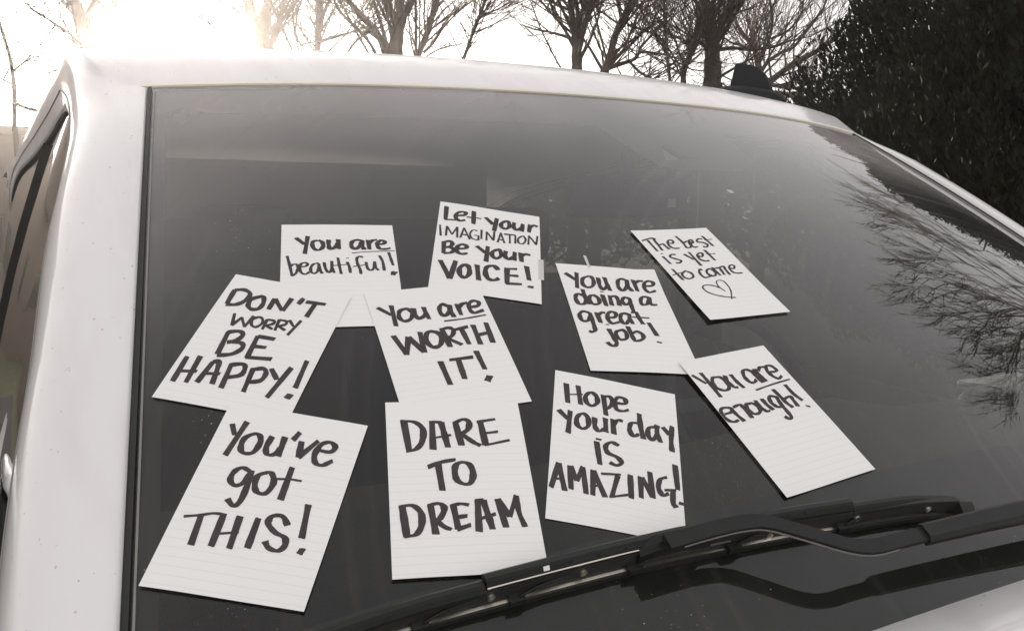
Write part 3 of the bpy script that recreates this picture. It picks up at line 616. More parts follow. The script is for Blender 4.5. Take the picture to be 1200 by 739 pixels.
# ---------------------------------------------------------------- notes
NW, NH = 0.127, 0.18465
NOTES = {
 'beautiful': ((-0.5925, -0.285), -0.2266, [23.3, -0.2], [-0.4, -16.0],
  """-474,652,-380,521;-344,682,-378,339;-239,594,-286,573,-293,491,-265,419,-212,413,-176,480,-186,563,-227,599;-114,605,-114,501,-101,425,-53,449,-14,532;-6,612,-2,425;260,596,200,606,149,564,139,480,173,424,223,470,252,554;267,600,261,491,281,418;334,607,338,424;345,543,383,601,433,614;446,522,515,544,518,586,483,608,443,565,432,501,458,438,513,432,576,449;0.4:139,346,321,376,621,400;0.65:-567,300,-540,134,-511,-66;0.65:-534,96,-501,143,-461,133,-453,56,-477,-29,-516,-65;0.65:-427,94,-371,103,-348,141,-374,171,-416,152,-433,75,-416,-11,-372,-40,-332,-3;0.65:-234,160,-286,141,-315,73,-310,-3,-271,-26,-236,34,-228,150;0.65:-231,150,-219,53,-198,-28;0.65:-171,169,-161,71,-135,-6,-106,3,-90,90,-87,192;0.65:-89,188,-87,70,-67,-17;0.65:-20,257,-10,128,7,-37;0.4:-68,113,13,122,71,131;0.65:79,176,99,87,106,-19;0.4:74,246,94,250;0.65:254,265,220,285,188,245,191,145,213,47,220,-41;0.4:140,91,199,106,270,121;0.65:285,174,296,65,323,22,361,54,383,183;0.65:383,183,384,84,412,24;0.65:443,300,471,182,477,19;0.65:551,365,566,242,582,117;2:549,-36,579,-33,603,-41"""),
 'voice': ((-0.4132, -0.2776), -0.4227, [24.8, 5.9], [0.7, -18.9],
  """-550,820,-544,513;0.8:-553,511,-415,531;-414,633,-320,671,-307,733,-364,739,-416,676,-418,574,-367,528,-305,558;-205,797,-198,499;0.6:-286,636,-109,651;-52,694,47,559;90,715,60,411;205,685,150,613,152,527,209,504,252,581,237,673,205,685;310,682,304,565,345,517,401,588;419,680,405,503;514,689,495,511;506,614,555,684,608,674;0.45:-601,371,-575,141;0.45:-514,156,-517,363;0.45:-517,363,-443,200;0.45:-443,200,-389,375;0.45:-389,375,-378,148;0.45:-341,156,-307,378;0.45:-307,378,-227,148;0.6:-325,229,-255,232;0.45:-144,356,-199,357,-229,266,-202,176,-134,151;0.45:-170,252,-123,250;0.45:-123,250,-123,154;0.45:-93,391,-89,189;0.45:-26,177,-29,362;0.45:-29,362,59,197;0.45:59,197,65,393;0.45:110,168,145,392;0.45:145,392,193,174;0.6:129,233,184,240;0.7:188,375,323,390;0.45:256,374,260,190;0.45:326,385,326,205;0.5:406,391,359,310,373,225,423,228,454,318,435,384,406,391;0.45:487,230,495,426;0.45:495,426,586,253;0.45:586,253,603,452;-527,17,-517,-218;-549,-1,-460,47,-426,1,-452,-66,-511,-98;-452,-72,-403,-113,-429,-184,-510,-216;-367,-91,-270,-56,-258,1,-320,13,-365,-51,-363,-143,-308,-183,-241,-154;-136,24,-31,-93;-5,46,-16,-271;112,7,53,-60,59,-151,110,-178,161,-101,143,-7,112,7;213,3,208,-116,255,-158,300,-95;321,15,316,-162;391,18,405,-163;392,-74,446,4,508,5;1.1:-543,-365,-408,-694;1.1:-366,-337,-408,-694;1.1:-258,-389,-312,-477,-300,-598,-243,-639,-197,-550,-211,-429,-258,-389;1.1:-117,-363,-86,-653;1.1:132,-403,77,-339,-4,-383,-13,-510,27,-605,101,-608,141,-563;1.1:232,-343,238,-639;232,-356,349,-329;239,-479,366,-464;228,-641,406,-610;1.1:463,-240,494,-510;480,-636,540,-635"""),
 'best': ((-0.1398, -0.3556), 0.0204, [16.7, -1.3], [-7.7, -11.3],
  """-599,686,-489,724,-392,739,-378,705;-504,700,-503,454;-397,731,-405,594,-417,467;-396,581,-321,601,-311,563,-293,483;-229,621,-160,604,-119,652,-163,680,-229,621,-241,534,-197,494,-117,493;-1,760,13,618,-3,488;22,605,117,637,136,585,69,501,-3,488;109,612,171,596,196,658,143,649,102,562,130,497,191,506;384,673,309,672,260,616,341,585,378,532,328,489,280,500;429,736,439,618,450,501;0.6:403,646,540,651;-495,333,-476,177;0.7:-488,392,-457,397;-274,364,-344,365,-387,313,-327,272,-275,232,-322,188,-380,193;-136,359,-67,240;-34,396,-36,106;50,304,111,287,157,353,108,361,50,316,36,232,88,191,160,191;243,421,252,191;0.6:217,333,359,331;-525,65,-504,-157;0.6:-598,-53,-408,-2;-376,6,-445,-45,-448,-113,-380,-137,-298,-93,-293,-24,-344,15,-376,6;-82,15,-116,30,-162,-48,-149,-129,-67,-126,-2,-97;10,19,-46,-35,-30,-111,40,-112,79,-46,60,15,10,19;102,47,105,-48,115,-119;119,21,196,27,197,-33,183,-114;196,27,290,54,274,-16,268,-122;351,13,421,-5,472,51,420,68,360,12,352,-70,410,-104,495,-102;0.55:-36,-427,-66,-330,-38,-243,11,-213,74,-235,81,-323,52,-432,-47,-586;0.7:29,-566,-53,-548,-178,-506,-294,-428,-319,-349,-289,-296,-222,-281,-133,-301,-74,-352"""),
 'happy': ((-0.6962, -0.3728), -0.5787, [21.3, 6.0], [9.0, -21.5],
  """-539,670,-526,442;-539,670,-446,699,-365,650,-376,530,-438,454,-526,433;-250,641,-319,576,-315,476,-258,428,-193,456,-182,545,-214,637,-261,646;-97,643,-95,470;-94,644,43,483;51,485,67,693;181,727,163,628;227,682,424,703;324,682,309,461;0.65:-391,321,-344,147;0.65:-344,147,-300,283;0.65:-300,283,-219,156;0.65:-219,156,-196,333;0.65:-142,330,-185,275,-163,199,-110,182,-73,252,-98,314,-142,330;0.65:-46,316,-39,167;0.65:-46,316,24,314,32,269,-33,223;0.65:-25,225,53,193;0.65:69,343,85,183;0.65:69,343,146,338,147,288,87,249;0.65:95,251,177,209;0.65:168,364,236,286;0.65:279,388,227,152;-336,42,-306,-276;-344,39,-243,81,-187,44,-209,-42,-285,-98;-239,-77,-144,-77,-119,-148,-178,-241,-299,-292;-41,58,-23,-250;-41,58,130,60;-36,-86,94,-71;-33,-246,203,-207;-562,-371,-546,-701;-445,-339,-424,-689;0.8:-550,-565,-391,-536;-300,-388,-328,-664;-300,-388,-250,-362,-222,-466,-189,-652;0.8:-318,-546,-175,-515;-125,-366,-91,-679;-128,-379,-29,-341,13,-379,11,-479,-101,-545;90,-371,119,-673;87,-385,178,-348,225,-398,213,-499,111,-550;251,-329,353,-451;426,-270,350,-686;534,-144,554,-509;1.3:505,-623,563,-627"""),
 'worth': ((-0.5224, -0.4259), -0.0744, [22.4, -3.6], [-5.2, -19.4],
  """0.9:-546,663,-430,521;-398,674,-422,343;-264,597,-334,565,-358,464,-318,405,-251,424,-209,499,-223,572,-264,597;-178,593,-182,483,-158,421,-104,448,-70,489;-66,595,-65,489,-53,400;199,567,147,611,100,558,91,465,127,424,182,475,218,577;221,588,208,482,216,387;303,588,300,409;306,515,358,580,420,595;438,519,524,531,550,588,501,620,440,580,420,486,450,422,566,452;0.5:96,340,330,346,565,373;1.15:-485,201,-414,-91;1.15:-414,-91,-339,156;1.15:-339,156,-234,-89;1.15:-234,-89,-203,212;1.1:-89,205,-145,169,-168,51,-128,-31,-57,-21,-12,59,-16,160,-89,205;1.15:32,220,48,-56;14,211,105,231,149,190,120,115,53,70;60,69,176,-42;157,188,315,216;1.1:238,198,253,-46;1.15:377,234,372,-66;1.15:527,250,509,-59;383,73,519,97;1.15:-111,-247,-98,-576;-12,-243,234,-238;1.15:75,-258,65,-524;1.1:293,-155,307,-423;2:278,-541,330,-567"""),
 'job': ((-0.3028, -0.4229), -0.2437, [24.5, 2.0], [-4.3, -16.1],
  """-553,736,-450,614;-408,759,-468,461;-284,698,-358,645,-380,538,-337,484,-269,512,-229,608,-239,690,-284,698;-156,685,-172,532,-145,460,-82,527;-73,699,-73,563,-62,449;202,679,138,697,86,646,62,528,99,466,163,536,210,679;213,691,193,561,221,472;292,697,292,482;303,628,365,687,418,684;406,590,518,611,543,671,489,695,431,650,400,544,441,478,535,516;-428,328,-492,345,-531,274,-518,174,-452,169,-412,239;-408,439,-410,307,-400,169;-297,338,-349,312,-367,220,-331,174,-266,195,-250,286,-297,338;-186,359,-186,157;0.5:-195,415,-156,418;-98,350,-115,174;-106,320,-39,348,-13,305,-20,178;148,319,85,336,39,276,50,206,107,226,149,296;144,329,130,172,127,84,92,64;410,374,330,378,279,307,280,233,343,245,393,339;406,385,396,250,469,245;-430,16,-500,33,-551,-26,-545,-123,-481,-128,-431,-49;-422,17,-423,-134,-429,-273,-468,-312,-501,-300;-339,24,-332,-148;-331,-30,-279,29,-235,28;-219,-53,-134,-35,-108,32,-153,57,-206,13,-228,-86,-193,-147,-105,-118;47,34,-18,40,-63,-18,-67,-115,-21,-133,37,-53;58,46,45,-52,59,-133;157,87,163,-21,184,-126;0.6:78,-11,291,-11;-263,-248,-243,-393,-229,-474,-265,-528,-311,-511,-336,-472;0.5:-276,-175,-240,-172;-128,-258,-188,-294,-197,-378,-157,-416,-92,-390,-69,-305,-97,-251,-128,-258;-21,-186,-11,-332,-6,-414;-23,-322,66,-263,124,-310,103,-384,35,-421,-13,-415;258,-99,295,-317;0.6:263,-422,314,-432"""),
 'got': ((-0.7285, -0.5588), -0.5332, [24.2, 4.7], [5.3, -15.2],
  """0.85:-530,691,-465,575;-412,737,-462,350;-305,618,-370,550,-362,444,-314,400,-243,424,-222,536,-251,607,-305,618;-145,621,-154,495,-121,427,-63,438,-35,508;-35,638,-23,425;74,715,43,621;120,620,148,448;148,448,258,656;258,561,391,559,422,619,368,663,299,627,272,514,301,425,368,406,440,469;-208,232,-275,250,-325,199,-329,117,-275,67,-218,98,-189,205;-192,236,-172,87,-172,-71,-210,-127,-281,-72;-55,241,-122,188,-106,80,-57,30,7,42,30,146,-8,230,-55,241;130,333,141,-2;0.6:32,191,154,210,248,212;0.7:-550,-292,-434,-259,-332,-223,-232,-221;-424,-263,-397,-529;-254,-231,-241,-514;-121,-215,-97,-509;0.7:-252,-404,-81,-357;28,-206,38,-480;276,-225,209,-153,131,-167,119,-236,196,-305,291,-342,314,-411,275,-463,198,-451,151,-401;378,-5,422,-318;1.6:432,-434,476,-435"""),
 'dare': ((-0.5661, -0.5941), -0.2588, [27.5, -0.5], [-1.5, -13.8],
  """-474,700,-440,338;-496,692,-372,674,-303,587,-321,439,-383,358,-464,338;-213,684,-226,351;-214,677,-122,672;-130,672,-109,521,-89,374;0.8:-228,480,-51,516;4,660,37,393;-14,650,76,704,132,671,114,584,41,520;57,520,141,434,210,387;239,681,261,390;209,670,384,702;244,529,390,549;0.8:253,390,488,447;1.2:-284,155,-176,202,-36,230;-194,183,-176,-99;18,199,-44,150,-47,22,11,-37,75,-29,109,68,88,168,18,199;-529,-248,-503,-549;-555,-252,-448,-241,-377,-316,-377,-440,-427,-526,-517,-543;-291,-245,-264,-532;-312,-248,-218,-233,-176,-285,-214,-375,-277,-408;-261,-391,-191,-464,-133,-493;-97,-260,-73,-495;-120,-260,-33,-244,35,-258;1.3:-85,-379,12,-367;1.3:-80,-495,33,-458;118,-220,99,-524;1.2:94,-219,166,-212;166,-212,194,-370,216,-505;113,-403,258,-357;0.9:293,-206,334,-491;293,-206,380,-385;0.8:380,-385,466,-173;0.8:466,-173,465,-341,498,-491"""),
 'hope': ((-0.4101, -0.5986), -0.486, [24.1, 6.0], [-0.2, -14.3],
  """-515,755,-490,491;-393,754,-360,500;0.6:-505,601,-345,644;-261,693,-312,627,-299,541,-242,511,-192,570,-203,657,-261,693;-130,689,-101,422;-127,677,-59,682,-34,611,-78,524,-121,525;-2,620,94,633,95,697,27,705,-11,630,8,533,74,526,131,558;-577,368,-481,271;-462,386,-473,94;-337,381,-391,318,-387,222,-331,184,-278,238,-286,345,-337,381;-216,358,-210,243,-167,195,-113,244;-108,379,-100,200;-34,386,-21,196;-26,314,17,386,67,387;233,405,157,385,137,295,173,220,230,258;240,536,251,360,275,210;403,399,336,369,323,270,368,221,408,291;419,427,418,305,448,212;479,418,542,336;576,455,557,268,559,122;-192,55,-156,-214;0.7:-197,91,-148,89;25,62,-48,83,-102,24,-83,-52,7,-87,51,-143,6,-187,-61,-170;-548,-296,-603,-583;-548,-296,-477,-592;0.8:-592,-487,-491,-464;0.9:-443,-304,-419,-562;-438,-303,-369,-457;-369,-457,-317,-285;0.9:-317,-285,-280,-582;-218,-301,-219,-583;-218,-301,-105,-578;0.8:-243,-491,-166,-463;0.8:-142,-320,41,-288;15,-305,-42,-560;0.8:-62,-568,109,-505;133,-271,140,-536;232,-270,233,-509;244,-273,344,-474;323,-190,343,-484;487,-211,423,-254,401,-356,441,-431,496,-398;462,-367,569,-343;542,-345,534,-493,561,-539;577,-41,588,-330;593,-481,638,-487"""),
 'enough': ((-0.2131, -0.5944), 0.072, [21.9, -5.3], [-9.8, -12.4],
  """0.8:-601,711,-510,569;-473,719,-467,575,-466,360;-316,623,-379,621,-426,549,-417,473,-343,430,-271,454,-249,531,-270,603,-316,623;-202,621,-224,533,-202,453,-156,434;-118,618,-114,515,-87,414;190,588,127,637,69,625,30,548,44,469,91,449,147,478;181,616,182,521,203,422;234,621,234,525,255,427;269,586,319,627,380,621;399,538,479,528,511,555,488,613,426,628,383,568,389,480,439,425,510,451;0.7:34,347,259,367,574,384;-583,142,-489,149,-452,187,-510,217,-581,211,-619,144,-601,63,-543,26,-476,36;-459,188,-448,108,-419,7;-418,201,-317,215,-298,164,-293,24;-193,201,-230,202,-259,138,-239,71,-176,56,-125,89,-113,149,-149,198,-193,201;-83,221,-88,143,-61,66,-11,53;10,222,13,134,39,56;215,188,155,227,112,213,86,147,111,86,156,67,205,86;208,198,190,106,187,-4,181,-80,137,-103,105,-61;245,304,259,202,267,103,298,23;276,149,377,165,381,107,374,20;448,325,453,187,492,79;0.6:477,3,517,-23"""),
}
LABELS = {
 'beautiful': ('white paper note reading You are beautiful, half covered by the Don\'t worry note', 0),
 'voice': ('topmost paper note on the windshield, reading Let your imagination be your voice', 0),
 'best': ('paper note reading The best is yet to come above a small drawn heart', 0),
 'happy': ('tilted paper note reading Don\'t worry be happy, nearest the left glass edge', 1),
 'worth': ('paper note reading You are worth it, overlapping two notes above it', 1),
 'job': ('paper note reading You are doing a great job, tape strip at its top', 0),
 'got': ('large near paper note reading You\'ve got this, at the lower left of the glass', 2),
 'dare': ('paper note reading Dare to dream, its foot tucked under the wiper', 2),
 'hope': ('paper note reading Hope your day is amazing, lower corner under the wiper', 0),
 'enough': ('half-empty paper note reading You are enough, rightmost of the notes', 1)}
for key, (cxy, th, nA, nB, txt) in NOTES.items():
    label, layer = LABELS[key]
    c_, s_ = math.cos(th), math.sin(th)
    rr = random.Random(key)
    ph = rr.random()*6; 
    def lift(a, b):
        x, y = a/NW*2, b/NH*2
        k_ = .0003+layer*.0010
        k_ += .0004*math.sin(1.7*x+ph)*math.sin(1.3*y+ph*2)+.0004+.00022*math.sin(4.3*x+ph*3)*math.sin(3.1*y-ph)
        if key == 'job': k_ += .0012*max(0, -y)**2 + .003*max(0, x-.6)*max(0, y-.5)*4
        elif key == 'best': k_ += .0022*max(0, -x)**2+.002*max(0, -y)**2
        elif key == 'enough': k_ += .0016*max(0, -x)**2+.0012*max(0, y)**2
        elif key not in ('worth', 'happy'): k_ += .0004*max(0, -y)**3
        return k_
    org = Wp(cxy[0], cxy[1], 0)
    def P(a, b, e=0): return Wp(cxy[0]+c_*a-s_*b, cxy[1]+s_*a+c_*b, lift(a, b)+e)-org
    root = empty('paper_note', org, label, 'paper note', 'handwritten notes on the windshield')
    NX, NY = 14, 20
    vs = []; fs = []; uvs = []
    for e in (0, -.00012):
        for j in range(NY+1):
            for i in range(NX+1):
                a, b = (i/NX-.5)*NW, (j/NY-.5)*NH
                vs.append(P(a, b, e)); uvs.append((i/NX, j/NY))
    n1 = (NX+1)*(NY+1)
    for j in range(NY):
        for i in range(NX):
            q = j*(NX+1)+i; fs.append([q, q+1, q+NX+2, q+NX+1]); fs.append([n1+q, n1+q+NX+1, n1+q+NX+2, n1+q+1])
    ring = [i for i in range(NX+1)]+[j*(NX+1)+NX for j in range(1, NY+1)]+[NY*(NX+1)+i for i in range(NX-1, -1, -1)]+[j*(NX+1) for j in range(NY-1, 0, -1)]
    rb = len(vs)          # the cut edge has its own vertices, so the faces stay flat right to the rim
    for e_ in (0, n1):
        for a in ring: vs.append(vs[a+e_].copy()); uvs.append((0.5, 0.97))
    R_ = len(ring)
    for q in range(R_): fs.append([rb+(q+1) % R_, rb+q, rb+R_+q, rb+R_+(q+1) % R_])
    o = mesh('sheet', vs, fs, M['paper'], root, False)
    uvl = o.data.uv_layers.new(name='UVMap')
    for lp in o.data.loops: uvl.data[lp.index].uv = uvs[lp.vertex_index]
    for p_ in o.data.polygons: p_.use_smooth = len(p_.vertices) == 4 and p_.index < 2*NX*NY
    # brush-pen strokes: a flat nib carried along each stroke
    nA, nB = Vector(nA)*1e-4, Vector(nB)*1e-4
    iv = []; if_ = []
    for q, st in enumerate(txt.split(';')):
        r_ = 1.0
        if ':' in st: a, st = st.split(':'); r_ = float(a)
        co = [int(z)*1e-4 for z in st.split(',')]; pts = [(co[i], co[i+1], 0) for i in range(0, len(co), 2)]
        cl = catmull(pts, 7) if len(pts) > 2 else [Vector(pts[0]).lerp(Vector(pts[1]), t/5) for t in range(6)]
        closed = (cl[0]-cl[-1]).length < 1e-7
        if not closed:   # nib end reaches a little past the path
            t0 = (cl[0]-cl[1]).normalized(); t1 = (cl[-1]-cl[-2]).normalized()
            cl = [cl[0]+t0*.0004]+cl+[cl[-1]+t1*.0004]
        base = len(iv); ez = .00012+.00002*(q % 9)
        n_ = len(cl)
        for i, p_ in enumerate(cl):
            t = (cl[min(i+1, n_-1)]-cl[max(i-1, 0)])
            if closed and i in (0, n_-1): t = cl[1]-cl[-2]
            t.normalize(); nr = Vector((-t.y, t.x, 0))
            w = math.sqrt((nr.x*nA.x+nr.y*nA.y)**2+(nr.x*nB.x+nr.y*nB.y)**2)*r_*1.12
            w *= 1+.10*math.sin(i*.7+q*1.9)+.05*rr.uniform(-1, 1)
            if not closed and len(pts) > 1:
                e_ = min(i, n_-1-i)
                if e_ == 0: w *= .80
            sl = .00045*r_*(1 if w > .0012 else 0)
            for sgn in (1, -1):
                z_ = p_+nr*w*sgn + t*(sl*sgn if (not closed and (i in (0, n_-1))) else 0)
                z_.x = min(NW/2-.0002, max(-NW/2+.0002, z_.x))
                iv.append(P(z_.x, z_.y, ez))
        for i in range(n_-1): if_.append([base+2*i+1, base+2*i+3, base+2*i+2, base+2*i])
    mesh('handwriting', iv, if_, M['ink'], root)
    if key == 'job':
        tv = [P(a, b, e) if b < NH/2 else Wp(cxy[0]+c_*a-s_*b, cxy[1]+s_*a+c_*b, .0006)-org for a, b, e in ((-.0235, NH/2-.004, .0003), (-.0200, NH/2-.004, .0003), (-.0200, NH/2+.021, .0003), (-.0235, NH/2+.021, .0003))]
        mesh('tape_strip', tv, [[0, 1, 2, 3]], M['tape'], root).modifiers.new('s', 'SOLIDIFY').thickness = .0002
    if key == 'voice':
        tv = [Wp(cxy[0]+c_*a-s_*b, cxy[1]+s_*a+c_*b, .0008)-org for a, b in ((NW/2-.003, -.005), (NW/2+.0035, -.005), (NW/2+.0035, -.046), (NW/2-.003, -.046))]
        mesh('tape_strip', tv, [[3, 2, 1, 0]], M['tape'], root).modifiers.new('s', 'SOLIDIFY').thickness = .0002
